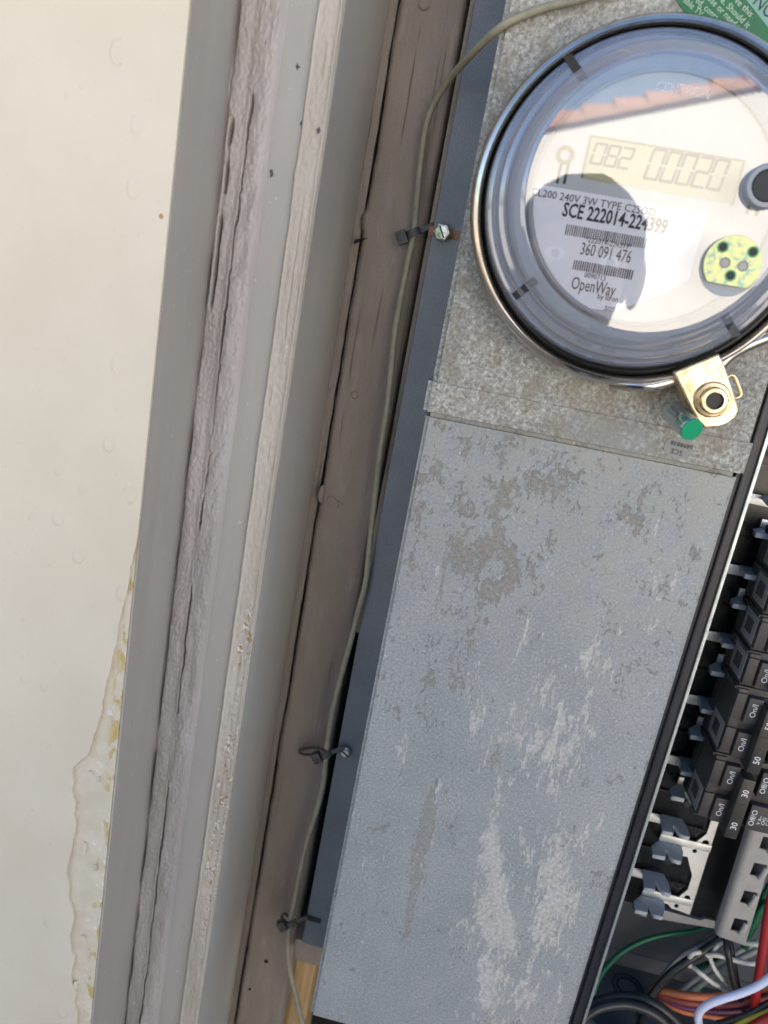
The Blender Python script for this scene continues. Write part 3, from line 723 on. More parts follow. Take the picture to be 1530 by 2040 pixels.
# optical pick-up eye, button and keyed metal disc
p = W(1126, 309, DD); lathe('sensor_ring', [(.0042, YD), (.0042, YD-.0010), (.0026, YD-.0012), (.0025, YD)], p.x, p.z, 'lcdframe', mt, 32)
for q in ((1114,346),(1128,347)): 
    c = W(*q, DD); box('pointer_mark', c.x-.0006, c.x+.0006, YD-.0005, YD, c.z-.0045, c.z+.0050, 'bink', mt)
p = W(1530, 370, .404)
lathe('button', [(.0096, Yd(.4097)), (.0096, Yd(.4045)), (.0090, Yd(.4034)), (.0072, Yd(.4031)), (.0068, Yd(.4050))], p.x, p.z, 'meterbody', mt, 48)
cyl('button_core', (p.x, Yd(.4042), p.z), (p.x, Yd(.4090), p.z), .0069, 'hole', mt, 40, .0006)
for q in ((1491,414),(1509,418)):
    c = W(*q, DD); box('pointer_mark', c.x-.0006, c.x+.0006, YD-.0005, YD, c.z-.0028, c.z+.0028, 'lcdframe', mt)
DP = .4075
dcx, dcz, dr = .2455*DP, CAM_Z+.0862*DP, .0127
zc = CAM_Z+.0635*DP
dpts = [(x, max(z, zc)) for x, z in circ(dcx, dcz, dr, 48)]
lathe('disc_seat', [(.0136, Yd(.4097)), (.0136, Yd(.4093)), (.0050, Yd(.4093))], dcx-.0004, dcz-.0010, 'meterbody', mt, 48)
dd = plate('port_disc', dpts, Yd(DP), .0018, 'disc', mt, bev=.0002)
for (x, y), r, m_ in (((1440,492),.0026,'greenring'),((1500,502),.0026,'greenring'),((1455,549),.0026,'greenring'),((1444,523.5),.0025,'tag'),((1480,530),.0025,'tag')):
    c = W(x, y, DP)
    lathe('disc_hole', [(r, Yd(DP+.0002)), (r, Yd(DP-.0004)), (r*.74, Yd(DP-.0004)), (r*.66, Yd(DP-.0001))], c.x, c.z, m_, dd, 24)
    cyl('hole_floor', (c.x, Yd(DP-.00022), c.z), (c.x, Yd(DP+.0001), c.z), r*.72, 'hole' if m_ == 'greenring' else 'barpaint', dd, 20)

# ------------------------------------------------------------------ green barrel seal, printed tag, green notice
p0 = W(1343, 822, .4500); p1 = W(1378, 856, .4330); ax = (p1-p0).normalized()
se = thing('barrel_seal', 'small clear barrel seal with bright green end below the meter ring', 'seal', p0)
cyl('clear_barrel', p0-ax*.002, p1-ax*.0006, .0062, 'sealclear', se, 32, .0006)
cyl('green_cap', p1-ax*.0006, p1+ax*.0008, .0060, 'sealgreen', se, 32, .0004)
cyl('green_core', p0+ax*.008, p1-ax*.0008, .0036, 'sealgreen', se, 24)
cyl('locking_pin', p0-ax*.004, p0+ax*.010, .0016, 'steel', se, 16)
tc = W(1352, 893, .4652)
tg = thing('printed_tag', 'small grey upside down printed tag under the green barrel seal', 'tag', (tc.x, Yd(.465), tc.z))
TA = math.radians(-3)
tp = [(tc.x+.0085*math.cos(a)*(1 if abs(math.cos(a)) < .8 else .95), tc.z+.0062*math.sin(a)) for a in (2*math.pi*i/24 for i in range(24))]
plate('tag_sheet', tp, Yd(.4656), .0006, 'tag', tg)
text('tag_lettering', 'SCE', .0042, tc.x-.0005, Yd(.4654), tc.z-.0022, 'bink', tg, ang=math.pi-.05, align='CENTER')
text('tag_number', '6898838', .0036, tc.x+.0012, Yd(.4654), tc.z+.0022, 'bink', tg, ang=math.pi-.05, align='CENTER')
nt_ = thing('green_notice', 'green printed notice sticker partly hidden behind the top of the meter', 'sticker', W(1440, 60, .4666))
YN = Yd(.4664)
nb = px_xz([(1330,-25),(1347,0),(1375,38),(1420,95),(1480,170),(1700,300),(1900,100),(1500,-200)], .4664)
plate('notice_sheet', nb, YN, .0004, 'notice', nt_)
plate('header_band', px_xz([(1470,-22),(1487,0),(1560,92),(1700,262),(1900,100),(1600,-120)], .4662), YN-.00025, .0003, 'notice2', nt_)
na = math.atan2(-(W(1405, 42, .4664).z-W(1367, 0, .4664).z)*-1, 1) if False else None
def ntext(s, p, q, size, mat):
    a = W(*p, .466); b = W(*q, .466); ang = math.atan2(b.z-a.z, b.x-a.x); me = text_mesh(s, size, 0, 0, 0)
    wd = max(v.co.x for v in me.vertices); k = math.hypot(b.x-a.x, b.z-a.z)/wd
    me.transform(Matrix.Diagonal((k, 1, 1, 1))); me.transform(Matrix.Translation((a.x, YN-.0004, a.z)) @ Matrix.Rotation(-ang, 4, 'Y')); obj('notice_lettering', me, mat, nt_)
for s, p, q, sz in (('ve this', (1466,-2),(1498,30),.0042),('e. Should it', (1438,-2),(1492,53),.0042),('ose or need to', (1412,-6),(1478,62),.0042),('ed, contact your', (1388,-2),(1462,68),.0042),('able TV Co', (1364,-2),(1415,46),.0042)):
    ntext(s, p, q, sz, 'notice_ink')
ntext('NO', (1506,-4), (1540,30), .0090, 'bink')

# ------------------------------------------------------------------ bus assembly and breakers
bu = thing('bus_assembly', 'black plastic bus base with tin plated blades in the open breaker side', 'bus bar', (.2, Yd(.57), 1.0))
DB = .5565
zb = CAM_Z-.768*DB
bxr = .4700*DB
box('bus_base', .1630, bxr, Yd(DB+.0015), Yd(.592), zb-.004, 1.62, 'black', bu, .001)
for k in range(16):                                     # moulded ribs between the blades
    z = CAM_Z-.7355*DB+k*.0254
    box('moulded_rib', .1632, bxr-.030, Yd(DB-.001), Yd(DB+.002), z+.0060, z+.0076, 'black', bu)
z5 = lambda pts: [(1130+x*.2614, 1640+y*.2614) for x, y in pts]
pl = px_xz(z5([(1150,-10),(930,690),(875,668),(790,640),(765,608),(700,590),(705,560),(815,580),(915,500),(950,395),(915,250),(860,238),(872,170),(950,158),(1060,75),(1092,-20)]), DB)
hl = []
for x, y, r in ((1052,143,27),(968,205,18),(912,562,25),(830,622,18)):
    c = W(*z5([(x, y)])[0], DB); hl.append(circ(c.x, c.z, r*.2614*DB/1600*1.07, 16))
top = W(*z5([(1150, -10)])[0], DB); ztop = 1.6
pl2 = [(top.x, ztop), *pl, (pl[-1][0], ztop)]
plate('bus_plate', [(q[0], q[1]) for q in pl2], Yd(DB-.0012), .0014, 'tin', bu, hl)
blade_L = [(0, 0), (.0158, 0), (.0176, -.009), (.0174, -.0205), (.0160, -.0212), (.0112, -.0205), (.0094, -.0170), (.0086, -.0115), (.0068, -.0115), (.0060, -.0190), (.0052, -.0207), (-.0020, -.0212), (-.0028, -.0205), (-.0014, -.0100)]
blade_R = [(0, 0), (.0166, 0), (.0162, -.0090), (.0128, -.0195), (.0112, -.0203), (.0066, -.0195), (.0050, -.0160), (.0044, -.0105), (.0026, -.0105), (.0018, -.0178), (.0010, -.0192), (-.0074, -.0198), (-.0084, -.0190), (-.0080, -.0105)]
def blade_mesh(pts, th=.0032):
    me = plate_mesh([(x, y) for x, y in pts], 0, th, (), 0)      # outline in (x, depth)
    me.transform(Matrix.Rotation(-math.pi/2, 4, 'X')); me.transform(Matrix.Translation((0, 0, 0))); return me
mL = blade_mesh(blade_L); mR = blade_mesh(blade_R)
for m_ in (mL, mR): m_.materials.append(MAT['stab'])
def place(me, name, x, y, z, parent):
    o = bpy.data.objects.new(name, me); COL.objects.link(o); o.parent = parent; o.location = Vector((x, y, z))-ORG[parent]; ORG[o] = ORG[parent]; return o
for k in range(9):
    zl = CAM_Z-.7124*DB+k*.0508; zr = CAM_Z-.7523*DB+k*.0508
    xl = .3535*DB; xr = .3620*DB
    place(mL, 'contact_blade', xl, Yd(DB-.0016), zl, bu); place(mR, 'contact_blade', xr, Yd(DB-.0016), zr, bu)
    box('blade_arm', .1632, xl+.006, Yd(DB-.0030), Yd(DB-.0016), zl-.0075, zl-.0005, 'tin', bu, .0003)
    box('blade_arm', xr-.0005, .4300*DB, Yd(DB-.0030), Yd(DB-.0014), zr+.0002, zr+.0062, 'tin', bu, .0003)
    cyl('rivet', (xr+.0075, Yd(DB-.012), zr-.0095), (xr+.0075, Yd(DB+.001), zr-.0095), .0032, 'hole', bu, 16, .0008)
# steel rail under the bus base
rp = px_xz(z5([(535,700),(620,705),(725,660),(1020,742),(1045,728),(1125,745),(1135,805),(725,735),(620,720)]), .555)
plate('base_rail', rp, Yd(.5550), .012, 'barpaint', bu)

DF = .505; YK = Yd(DF); PB = .0508; XL = .4005*DF
zbot = CAM_Z-.6172*DF
def breaker(name, z0, poles, rating, label, group):
    H = .0254*poles; g = .0004
    o = thing(name, label, 'breaker', (XL, YK, z0), group)
    y1 = Yd(.551)
    bm = bmesh.new(); box_bm(bm, XL, XL+.056, YK+.0035, y1-.004, z0+g, z0+H-g, .0006)
    box_bm(bm, XL+.0006, XL+.0075, YK+.0018, YK+.006, z0+.0016, z0+H-.0016, .0005)
    obj('case', mk(bm), 'breaker', o, 35)
    for k in range(poles):
        zz = z0+.0254*k
        box('shoulder', XL+.0001, XL+.0068, YK, YK+.004, zz+.0030, zz+.0212, 'breaker', o, .0006)
        blk = box('on_block', XL+.0076, XL+.0168, YK-.0022, YK+.005, zz+.0022, zz+.0205, 'breaker', o, .0008)
        obj('on_lettering', text_mesh('On/I', .0054, XL+.0124, YK-.0023, zz+.0120, math.pi/2, 'CENTER'), 'ink', blk)
        blk = box('off_block', XL+.0312, XL+.0480, YK-.0022, YK+.005, zz+.0022, zz+.0212, 'breaker', o, .0008)
        obj('off_lettering', text_mesh('Off/O', .0052, XL+.0344, YK-.0023, zz+.0118, math.pi/2, 'CENTER'), 'ink', blk)
        for i_ in range(3): 
            obj('off_lettering', text_mesh(('\u25bc/\u25b2ON', 'LTG HACR', 'USA')[i_] if False else ('V A~', 'CH2', 'C-H')[i_], .0032, XL+.0388+.0028*i_, YK-.0023, zz+.0112, math.pi/2, 'CENTER'), 'ink', blk)
        box('handle_well', XL+.0170, XL+.0306, YK+.0022, YK+.0040, zz+.0030, zz+.0205, 'hole', o)
    hd = box('handle_tie' if poles > 1 else 'handle', XL+.0165, XL+.0250, YK-.0105, YK+.0030, z0+.0010-(.0035 if poles > 1 else -.002), z0+H-.0075, 'breaker_hi', o, .0009)
    for k in range(poles):
        zz = z0+.0254*k+(.0065 if poles > 1 else .0105)
        obj('rating_lettering', text_mesh(rating, .0058, XL+.0208, YK-.0106, zz+.001, math.pi/2, 'CENTER'), 'ink', hd)
        if poles > 1 and k == 1: box('tie_notch', XL+.0167, XL+.0225, YK-.0107, YK-.0100, z0+.0242, z0+.0250, 'hole', hd)
    # foil sticker and relief on the end that shows
    sx = XL-.0003; zs = z0+.0030
    bm = bmesh.new(); box_bm(bm, sx, XL+.0001, YK+.0010+.0035, Yd(.533), zs, zs+.0185); st = obj('side_sticker', mk(bm), 'decal', o)
    bm = bmesh.new(); box_bm(bm, sx-.0002, sx, YK+.0105, Yd(.5275), zs+.0045, zs+.0140); box_bm(bm, sx-.0004, sx-.0002, YK+.0140, Yd(.5240), zs+.0066, zs+.0118); obj('sticker_print', mk(bm), 'decal_dk', st)
    bm = bmesh.new()
    box_bm(bm, XL-.0012, XL, YK+.0042, Yd(.545), z0+H-.0030, z0+H-.0010); box_bm(bm, XL-.0008, XL, Yd(.536), Yd(.545), z0+.001, z0+H-.004)
    obj('side_rib', mk(bm), 'breaker', o)
    return o
G = 'breakers plugged in along the bus'
breaker('double_breaker', zbot, 2, '30', 'lowest two-pole black breaker marked 30 in the open enclosure', G)
breaker('double_breaker', zbot+PB, 2, '50', 'two-pole black breaker marked 50 directly above the 30 breaker', G)
for k, l in enumerate(('single-pole black breaker directly above the 50 breaker', 'second single-pole black breaker above the 50 breaker', 'third single-pole black breaker above the 50 breaker', 'fourth single-pole black breaker above the 50 breaker, at the photo edge')):
    breaker('single_breaker', zbot+2*PB+.0254*k, 1, '20', l, G)

# ------------------------------------------------------------------ neutral bar channel with slots
nbt = thing('neutral_bar', 'grey slotted metal wiring bar below the breakers', 'wiring bar', W(1455, 1870, .53))
DN = .532
tlx = W(1425, 1846, .552)
npx = [(1439,1868),(1484,1884),(1532,1726),(1570,1600),(1528,1588),(1500,1668)]
slots = [px_xz(z5([(1425,300),(1525,320),(1500,420),(1390,392)]), DN), px_xz(z5([(1350,512),(1450,532),(1425,630),(1315,602)]), DN), px_xz(z5([(1275,722),(1375,742),(1352,842),(1242,814)]), DN), px_xz(z5([(1495,100),(1595,120),(1570,218),(1462,190)]), DN)]
npl = px_xz(npx, DN)
plate('bar_face', npl, Yd(DN), .0014, 'barpaint', nbt, slots)
bcp = px_xz([(1446,1862),(1482,1873),(1530,1722),(1562,1606),(1530,1598),(1504,1670)], DN+.007)
plate('slot_shade', bcp, Yd(DN+.007), .004, 'hole', nbt)  # black sheet added behind the slots to imitate the shade inside them
e0, e1 = npl[0], npl[4]
bm = bmesh.new()
for th in (0, 1):
    pass
q = [Vector((e0[0], Yd(DN), e0[1])), Vector((e1[0], Yd(DN), e1[1]))]
n_ = 8; rows = []
for i in range(n_+1):                                   # rolled left side of the channel
    a = i/n_*math.pi/2; dx = -.0042*math.sin(a); dy = .0042*(1-math.cos(a))+(.004 if i == n_ else 0)
    rows.append([bm.verts.new(v+Vector((dx, dy, 0))) for v in q])
for a, b in zip(rows, rows[1:]): bm.faces.new((a[0], a[1], b[1], b[0]))
me = mk(bm); obj('bar_side', me, 'barpaint', nbt, 60)
for x, y in ((1490,395),(1415,603),(1340,815),(1560,195)):
    c = W(*z5([(x, y)])[0], DN-.003)
    bm = bmesh.new(); tube_bm(bm, [Vector((c.x+.0016, Yd(DN-.0015), c.z+.0050)), Vector((c.x+.0004, Yd(DN-.0032), c.z+.0012)), Vector((c.x-.0012, Yd(DN-.0032), c.z-.0042))], .0021, 12); obj('wire_tab', mk(bm), 'barpaint', nbt, 50)

# ------------------------------------------------------------------ wires
def wire(name, pts, r, mat, label, n=7):
    P = [W(x, y, d) for x, y, d in pts]
    return tag(tube(name, P, r, mat, None, n, 10), label, 'wire')
wire('green_wire', [(1178,1990,.535),(1192,1950,.545),(1212,1922,.553),(1240,1896,.560),(1285,1873,.566),(1335,1861,.570),(1375,1856,.573),(1410,1846,.578),(1450,1832,.585)], .0021, 'wg', 'green wire arching across the grey back panel from the steel lip to the slotted bar')
wire('green_wire', [(1420,1885,.575),(1390,1905,.575),(1355,1920,.575),(1325,1945,.575),(1300,1975,.574),(1280,2004,.560),(1268,2040,.545)], .0023, 'wg', 'green wire running behind the black cables down to the conduit bushing')
wire('green_wire', [(1530,1800,.565),(1515,1812,.565),(1502,1840,.565),(1490,1865,.565),(1478,1895,.575),(1430,1915,.585),(1390,1930,.588)], .0030, 'wg', 'thick green wire curving down right of the slotted bar')
wire('green_wire', [(1535,1760,.57),(1520,1790,.57),(1500,1822,.575),(1485,1850,.58)], .0026, 'wg', 'short green wire at the right edge beside the slotted bar')
wire('green_wire', [(1380,1960,.588),(1400,1980,.588),(1420,1992,.586)], .0022, 'wg', 'short green wire end showing above the orange bundle')
wire('black_cable', [(1450,1858,.558),(1425,1878,.556),(1395,1898,.552),(1350,1928,.548),(1315,1962,.545),(1290,2000,.540),(1270,2060,.52)], .0032, 'wk', 'black cable slanting from under the slotted bar to the lower left')
wire('black_cable', [(1440,1862,.568),(1400,1886,.567),(1360,1905,.566),(1325,1942,.562),(1300,1985,.556)], .0027, 'wgy', 'dark grey cable slanting just above the black cable from the slotted bar')
wire('white_wire', [(1374,1925,.552),(1373,1910,.550),(1380,1900,.549),(1394,1897,.551),(1408,1900,.556)], .0019, 'ww', 'white wire bent in a small loop over the slanting black cable')
wire('white_wire', [(1372,1920,.556),(1392,1936,.546),(1416,1955,.546),(1436,1968,.548),(1456,1984,.552)], .0018, 'ww', 'white wire running down right from the loop to the orange bundle')
wire('white_wire', [(1408,1903,.550),(1428,1903,.547),(1448,1908,.546),(1472,1915,.545),(1496,1920,.546),(1515,1917,.55)], .0019, 'ww', 'white wire bowing to the right in front of the black vertical wires')
wire('white_wire', [(1412,1898,.556),(1417,1916,.552),(1426,1934,.550),(1440,1952,.552),(1456,1968,.556)], .0018, 'ww', 'white wire curving down under the bowed white wire')
wire('white_wire', [(1446,1872,.556),(1432,1882,.553),(1422,1894,.552),(1416,1904,.554)], .0017, 'ww', 'short white wire coming out under the slotted bar corner')
wire('white_wire', [(1478,1877,.556),(1500,1880,.552),(1520,1884,.55),(1540,1880,.55)], .0020, 'ww', 'white wire leaving the slotted bar bottom towards the right edge')
wire('grey_wire', [(1345,1986,.562),(1380,1955,.565),(1420,1925,.568),(1460,1902,.57),(1510,1875,.572)], .0022, 'wgy', 'upper of two pale grey wires running side by side up to the right')
wire('grey_wire', [(1362,1990,.560),(1396,1962,.563),(1434,1935,.566),(1474,1910,.568),(1520,1888,.57)], .0022, 'wgy', 'lower of two pale grey wires running side by side up to the right')
wire('black_wire', [(1446,1868,.552),(1450,1895,.545),(1455,1925,.543),(1463,1960,.542),(1478,2000,.544),(1486,2030,.548)], .0026, 'wk', 'black wire dropping straight down below the slotted bar')
wire('black_wire', [(1454,1872,.556),(1459,1905,.550),(1466,1945,.548),(1474,1985,.548),(1484,2012,.552)], .0023, 'wk', 'second black wire dropping close behind the first below the slotted bar')
wire('red_wire', [(1538,1780,.535),(1529,1830,.533),(1521,1885,.531),(1513,1935,.530),(1506,1980,.531),(1500,2035,.535)], .0034, 'wr', 'thick red wire running down along the right edge')
wire('lavender_wire', [(1560,1930,.500),(1535,1947,.500),(1508,1965,.500),(1475,1979,.500),(1440,1990,.500),(1413,2000,.501),(1395,2014,.503),(1391,2032,.506),(1398,2060,.512)], .0029, 'wl', 'pale lavender white wire looping in front of the orange bundle')
for i, (dy, m_, r, l, dd_) in enumerate(((0,'wo',.0030,'upper salmon orange wire of the bundle at the bottom right',.540),(13,'wm',.0028,'maroon wire below the salmon orange one in the bundle',.543),(24,'wp',.0022,'purple wire in the middle of the bundle',.546),(34,'wo',.0019,'thin orange wire at the underside of the bundle',.544),(20,'wm',.0024,'dark red wire behind the purple one in the bundle',.551))):
    wire('orange_wire' if m_ == 'wo' else 'purple_wire' if m_ == 'wp' else 'maroon_wire', [(1298,1968+dy*.5,dd_+.012),(1325,1975+dy*.75,dd_+.004),(1365,1983+dy,dd_),(1405,1986+dy*1.1,dd_),(1450,1984+dy*1.3,dd_),(1495,1975+dy*1.4,dd_),(1545,1962+dy*1.4,dd_)], r, m_, l)
wire('blue_wire', [(1385,2012,.548),(1412,2026,.547),(1440,2036,.546),(1470,2048,.546)], .0014, 'wb', 'thin blue wire under the lavender white wire')
wire('yellow_wire', [(1450,2052,.526),(1482,2036,.525),(1510,2024,.525),(1545,2010,.525)], .0021, 'wy', 'yellow wire at the bottom right corner')
wire('red_wire', [(1480,2060,.520),(1505,2044,.519),(1530,2030,.519),(1560,2015,.52)], .0038, 'wr', 'red wire below the yellow one at the bottom right corner')
wire('black_cable', [(1430,2040,.533),(1460,2032,.530),(1490,2022,.529),(1515,2008,.529),(1550,1988,.53)], .0027, 'wk', 'black cable sweeping right above the yellow wire')
wire('black_cable', [(1150,2030,.500),(1175,2004,.503),(1210,1990,.508),(1250,1986,.512),(1290,1995,.512),(1325,2015,.512),(1355,2045,.512),(1380,2090,.512)], .0042, 'wk', 'upper thick black cable arching over the conduit bushings')
wire('black_cable', [(1150,2042,.490),(1178,2016,.494),(1212,2003,.498),(1250,2001,.502),(1288,2012,.502),(1318,2032,.502),(1345,2066,.502)], .0036, 'wk', 'lower thick black cable arching over the conduit bushings')

# ------------------------------------------------------------------ beige cable and its ties
cp = [(1300,-70,.462),(1230,-28,.462),(1160,-2,.4625),(1095,13,.463),(1030,36,.464),(985,64,.468),(940,108,.490),(900,152,.520),(868,200,.536),(850,245,.541),(840,305,.543),(834,365,.543),(829,420,.541),(825,462,.539),(815,512,.540),(801,582,.540),(787,662,.539),(779,742,.537),(770,822,.535),(757,902,.534),(748,982,.532),(741,1042,.530),(734,1112,.529),(728,1162,.529),(715,1212,.529),(700,1272,.530),(681,1342,.530),(666,1402,.530),(657,1452,.530),(650,1502,.530),(644,1562,.530),(629,1622,.530),(610,1682,.530),(597,1742,.530),(587,1792,.530),(577,1840,.530),(573,1885,.530),(578,1935,.531),(591,1992,.533),(610,2062,.536),(640,2150,.54)]
tag(tube('beige_cable', [W(*q) for q in cp], .0021, 'coax', None, 6, 12), 'thin beige cable running down the gap between post and meter enclosure', 'cable')
def cable_tie(px, py, d, ang, label, tail):
    o = thing('cable_tie', label, 'cable tie', W(px, py, d), 'cable ties holding the beige cable')
    c = W(px, py, d); ca, sa = math.cos(ang), math.sin(ang)
    def bxr(name, u0, u1, v0, v1, t0, t1, par):
        u0, u1, v0, v1 = u0*1.15, u1*1.15, v0*1.35, v1*1.35
        bm = bmesh.new(); box_bm(bm, u0, u1, t0, t1, v0, v1, min(abs(u1-u0), abs(v1-v0))*.15); me = mk(bm)
        me.transform(Matrix.Translation(c) @ Matrix.Rotation(-ang, 4, 'Y')); return obj(name, me, 'tie', par, 35)
    arc = [Vector((x, y, 0)) for x, y in ((-.0045, .0005), (-.0030, -.0018), (0, -.0030), (.0030, -.0018), (.0045, .0012))]
    bm = bmesh.new(); rows = []
    for q in arc: rows.append([bm.verts.new((q.x, q.y-.0003*k, z)) for k, z in ((0, -.0024), (0, .0024), (2, .0024), (2, -.0024))])
    for a, b in zip(rows, rows[1:]):
        for k in range(4): bm.faces.new((a[k], a[(k+1) % 4], b[(k+1) % 4], b[k]))
    bm.faces.new(rows[0]); bm.faces.new(rows[-1][::-1])
    me = mk(bm); me.transform(Matrix.Translation(c) @ Matrix.Rotation(-ang, 4, 'Y')); obj('strap', me, 'tie', o, 50)
    h = bxr('head', -.0098, -.0040, -.0032, .0032, -.0032, .0026, o)
    bxr('head_slot', -.0088, -.0058, -.0014, .0014, -.0036, -.0030, h)
    bxr('anchor_strap', .0040, .0135, -.0013, .0013, -.0006, .0008, o)
    if tail: tube('tail', [W(*q) for q in tail], .0011, 'tie', o, 5, 8)
    return o
cable_tie(824, 464, .5375, math.radians(30), 'upper dark cable tie clipped by the hex screw beside the meter', None)
cable_tie(650, 1502, .5285, math.radians(35), 'middle grey cable tie with a long tail beside the round slotted screw', [(648,1496,.527),(632,1490,.533),(610,1491,.545),(596,1497,.548),(606,1503,.546),(630,1503,.538)])
cable_tie(580, 1838, .5285, math.radians(35), 'lowest grey cable tie with a curled tail near the bottom of the flange', [(577,1842,.530),(566,1834,.540),(561,1826,.545),(566,1820,.543),(573,1824,.538)])

# ================================================================== ACROSS THE YARD (seen in the meter glass)
PL = 8.0; YNH = Yd(.41)-(PL-.41)                          # mirrored path length to the neighbour's wall
def RF(px, py): 
    w_ = ray(px, py); w_ = w_*(PL/w_.y); return Vector((w_.x, YNH, CAM_Z+w_.z))
a, b = RF(1118, 261), RF(1502, 186); sl_ = (b.z-a.z)/(b.x-a.x)
xw0, xw1 = -.15, 9.0
nh = thing('neighbour_house', 'white stucco house with clay tile gable across the yard, mirrored in the meter glass', 'house', (3, YNH, 0))
zr = lambda x: a.z+(x-a.x)*sl_
bm = bmesh.new(); xm = 4.6
vs = [(xw0, 0), (xw1, 0), (xw1, zr(xm)-(xw1-xm)*sl_), (xm, zr(xm)), (xw0, zr(xw0))]
obj('wall', plate_mesh(vs, YNH-.3, .3), 'nwall', nh)
rf = obj('roof', plate_mesh([(xw0-.5, zr(xw0-.5)+.02), (xm, zr(xm)+.02), (xw1+.5, zr(xm)-(xw1+.5-xm)*sl_+.02), (xw1+.5, zr(xm)-(xw1+.5-xm)*sl_+.07), (xm, zr(xm)+.07), (xw0-.5, zr(xw0-.5)+.07)], YNH-5, 4.98), 'tile', nh)
ang = math.atan(sl_); tl = .275
def tile_mesh():
    bm = bmesh.new(); n = 8; rows = []
    for x, r in ((-.02, .098), (tl+.03, .066)):
        rows.append([bm.verts.new((x, .10*math.cos(math.pi*k/n)-.02, r*1.5*math.sin(math.pi*k/n)-(.0 if x < 0 else .012))) for k in range(n+1)])
    for k in range(n): bm.faces.new((rows[0][k], rows[0][k+1], rows[1][k+1], rows[1][k]))
    bm.faces.new(rows[0]); bm.faces.new(rows[1][::-1]); me = mk(bm)
    me.materials.append(MAT['tile']); return me
tm = tile_mesh(); me2 = tm.copy(); me2.transform(Matrix.Rotation(-ang, 4, 'Y'))
me3 = tm.copy(); me3.transform(Matrix.Rotation(ang, 4, 'Y') @ Matrix.Rotation(math.pi, 4, 'Z'))
n_t = int((xm-(xw0-.5))/(tl*math.cos(ang)))
for i in range(n_t):
    x = xw0-.5+i*tl*math.cos(ang); place(me2, 'roof_tile', x, YNH-.045, zr(x)+.060, rf)
    if i < 17: x = xw1+.5-i*tl*math.cos(ang); place(me3, 'roof_tile', x, YNH-.045, zr(xm)-(x-xm)*sl_+.055, rf)
# fence and shrub left of the neighbour's corner
fe = thing('yard_fence', 'weathered wooden board fence beside the neighbouring house', 'fence', (-3, YNH-1.5, 0))
for i in range(34): 
    x = -5.6+i*.16; box('board', x, x+.15, YNH-1.5, YNH-1.47, .03, 1.75+.02*rnd(), 'fence', fe)
for z in (.4, 1.4): box('rail', -5.6, -.17, YNH-1.56, YNH-1.502, z, z+.09, 'fence', fe)
sh = thing('leafy_shrub', 'leafy green shrub by the corner of the neighbouring house', 'shrub', (-.95, YNH-.6, 0))
bm = bmesh.new()
for i in range(7): tube_bm(bm, [Vector((-.95+.04*i-.12, YNH-.6, 0)), Vector((-.95+(i-3)*.10, YNH-.6+.1*rnd(), 1.1)), Vector((-.95+(i-3)*.17, YNH-.65+.3*(rnd()-.5), 2.1+.5*rnd()))], .022, 6)
obj('stem', mk(bm), 'bark', sh)
vs = []; fs = []
for i in range(2600):
    th, u, rr = rnd()*6.283, rnd()*2-1, rnd()**.4
    c = Vector((-.95+.62*rr*math.cos(th)*math.sqrt(1-u*u), YNH-.6+.5*rr*math.sin(th)*math.sqrt(1-u*u), 1.75+1.05*rr*u))+Vector((rnd()-.5, rnd()-.5, rnd()-.5))*.2
    q = Vector((rnd()-.5, rnd()-.5, rnd()-.5)).normalized(); s = q.orthogonal().normalized()*.035; q = q*.065; k = len(vs)
    vs += [c-q, c+s, c+q, c-s]; fs.append((k, k+1, k+2, k+3))
me = bpy.data.meshes.new('leaves'); me.from_pydata(vs, [], fs); obj('foliage', me, 'leaf', sh)

# ------------------------------------------------------------------ the photographer, mirrored in the meter glass
HX, HY, HZ = .080, CAM_Y-.27, CAM_Z+.045
pe = thing('person', 'person in dark blue shirt standing close before the meter, mirrored in its glass', 'person', (HX, HY-.03, 0))
def skin_body(name, V, E_, root, mat, parent, mats=None):
    me = bpy.data.meshes.new(name); me.from_pydata([v[:3] for v in V], E_, [])
    o = bpy.data.objects.new(name, me); COL.objects.link(o)
    o.modifiers.new('skin', 'SKIN'); 
    sv = me.skin_vertices[0].data
    for i, v in enumerate(V): sv[i].radius = v[3:5]; sv[i].use_root = (i == root)
    ss = o.modifiers.new('sub', 'SUBSURF'); ss.levels = ss.render_levels = 2
    bpy.context.view_layer.update()
    m2 = bpy.data.meshes.new_from_object(o.evaluated_get(bpy.context.evaluated_depsgraph_get()))
    bpy.data.objects.remove(o); bpy.data.meshes.remove(me)
    m2.materials.clear()
    return obj(name, m2, mat, parent, True)
by = HY-.05
V = [(HX, by, .98, .15, .11), (HX, by, 1.10, .14, .105), (HX, by, 1.25, .16, .11), (HX, by, 1.36, .15, .09), (HX, by+.015, 1.425, .055, .055), (HX, HY, 1.47, .055, .058),
     (HX, HY+.005, HZ-.055, .062, .078), (HX, HY, HZ+.01, .076, .092), (HX, HY-.005, HZ+.075, .060, .075)]
E_ = [(0,1),(1,2),(2,3),(3,4),(4,5),(5,6),(6,7),(7,8)]
def add(par, *chain):
    for c in chain: V.append(c); E_.append((par, len(V)-1)); par = len(V)-1
    return par
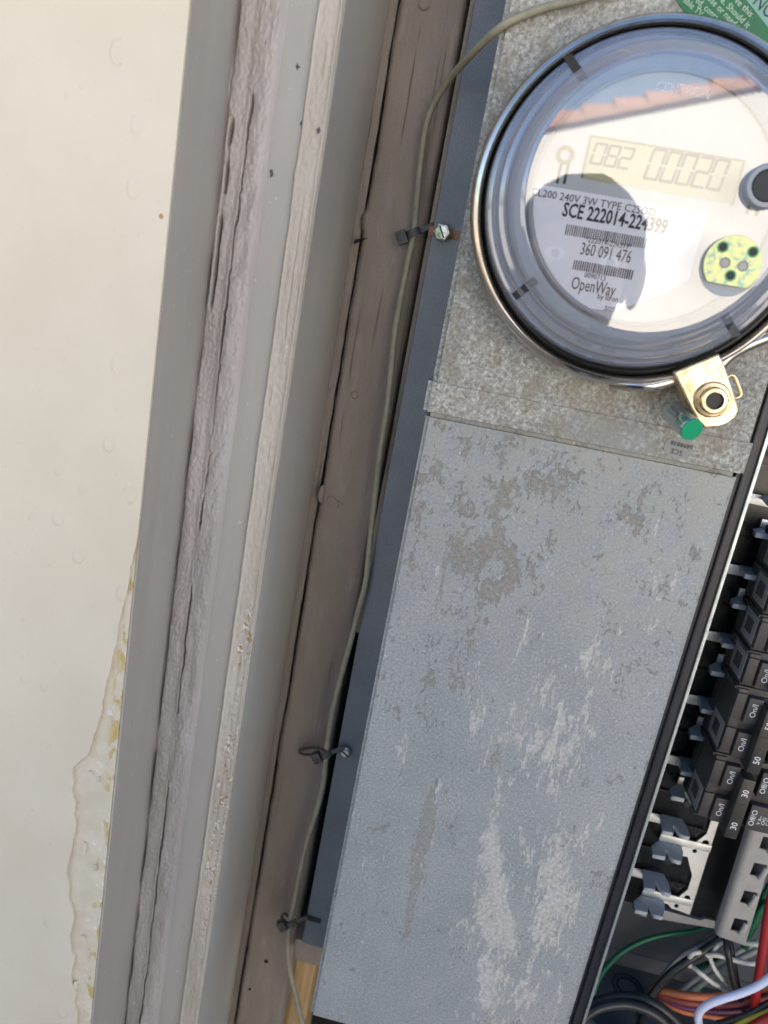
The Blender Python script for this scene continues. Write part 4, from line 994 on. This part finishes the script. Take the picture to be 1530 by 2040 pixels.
for s in (-1, 1):
    hip = add(0, (HX+s*.09, by, .90, .088, .09), (HX+s*.10, by+.01, .50, .058, .06), (HX+s*.10, by-.01, .12, .040, .042), (HX+s*.105, by+.02, .045, .042, .04), (HX+s*.115, by+.16, .035, .042, .028))
    wr = add(3, (HX+s*.165, by, 1.36, .062, .062), (HX+s*.235, by-.02, 1.10, .045, .045), (HX+s*.25, by+.03, .86, .030, .028), (HX+s*.252, by+.04, .81, .036, .018))
    for k in range(4):
        fy = by+.040+(k-1.5)*.019
        add(wr, (HX+s*.250, fy+.002, .755, .0095, .0095), (HX+s*.246, fy+.004, .720-.004*abs(k-1.5), .0088, .0088), (HX+s*.236, fy+.006, .695-.006*abs(k-1.5), .0080, .0080))
    add(wr, (HX+s*.238, by+.072, .785, .0105, .0105), (HX+s*.230, by+.085, .750, .0092, .0092))
body = skin_body('body', V, E_, 0, 'cloth', pe)
# clothing colours by height and reach, on the one body mesh
bme = body.data; bme.materials.append(MAT['skin']); bme.materials.append(MAT['trousers']); bme.materials.append(MAT['hair'])
for pg in bme.polygons:
    c = pg.center+ORG[pe]
    if c.z > 1.43 or (abs(c.x-HX) > .20 and c.z < 1.02): pg.material_index = 1
    if c.z < .98 and abs(c.x-HX) < .20: pg.material_index = 2
    if c.z < .075: pg.material_index = 3
def ell(name, c, r, mat, parent, cut=None, jit=0):
    bm = bmesh.new(); bmesh.ops.create_icosphere(bm, subdivisions=3, radius=1)
    for v in bm.verts: v.co = Vector((v.co.x*r[0], v.co.y*r[1], v.co.z*r[2]))*(1+jit*N3(v.co.x*5, v.co.y*5, v.co.z*5))+Vector(c)
    if cut: bmesh.ops.delete(bm, geom=[v for v in bm.verts if cut(v.co)], context='VERTS')
    return obj(name, mk(bm), mat, parent, True)
ell('hair', (HX, HY-.012, HZ+.030), (.086, .106, .096), 'hair', pe, lambda c: c.z < HZ+.055 and c.y > HY+.0 or c.z < HZ-.03, .08)
for s in (-1, 1):
    ell('ear', (HX+s*.080, HY-.004, HZ+.005), (.010, .020, .032), 'skin', pe)
    e_ = ell('eye', (HX+s*.032, HY+.082, HZ+.020), (.012, .008, .008), 'ink', pe)
    ell('iris', (HX+s*.032, HY+.0885, HZ+.020), (.005, .003, .005), 'hole', e_)
ell('nose', (HX, HY+.092, HZ-.012), (.013, .018, .022), 'skin', pe)
ell('mouth', (HX, HY+.082, HZ-.050), (.024, .008, .006), 'wm', pe)
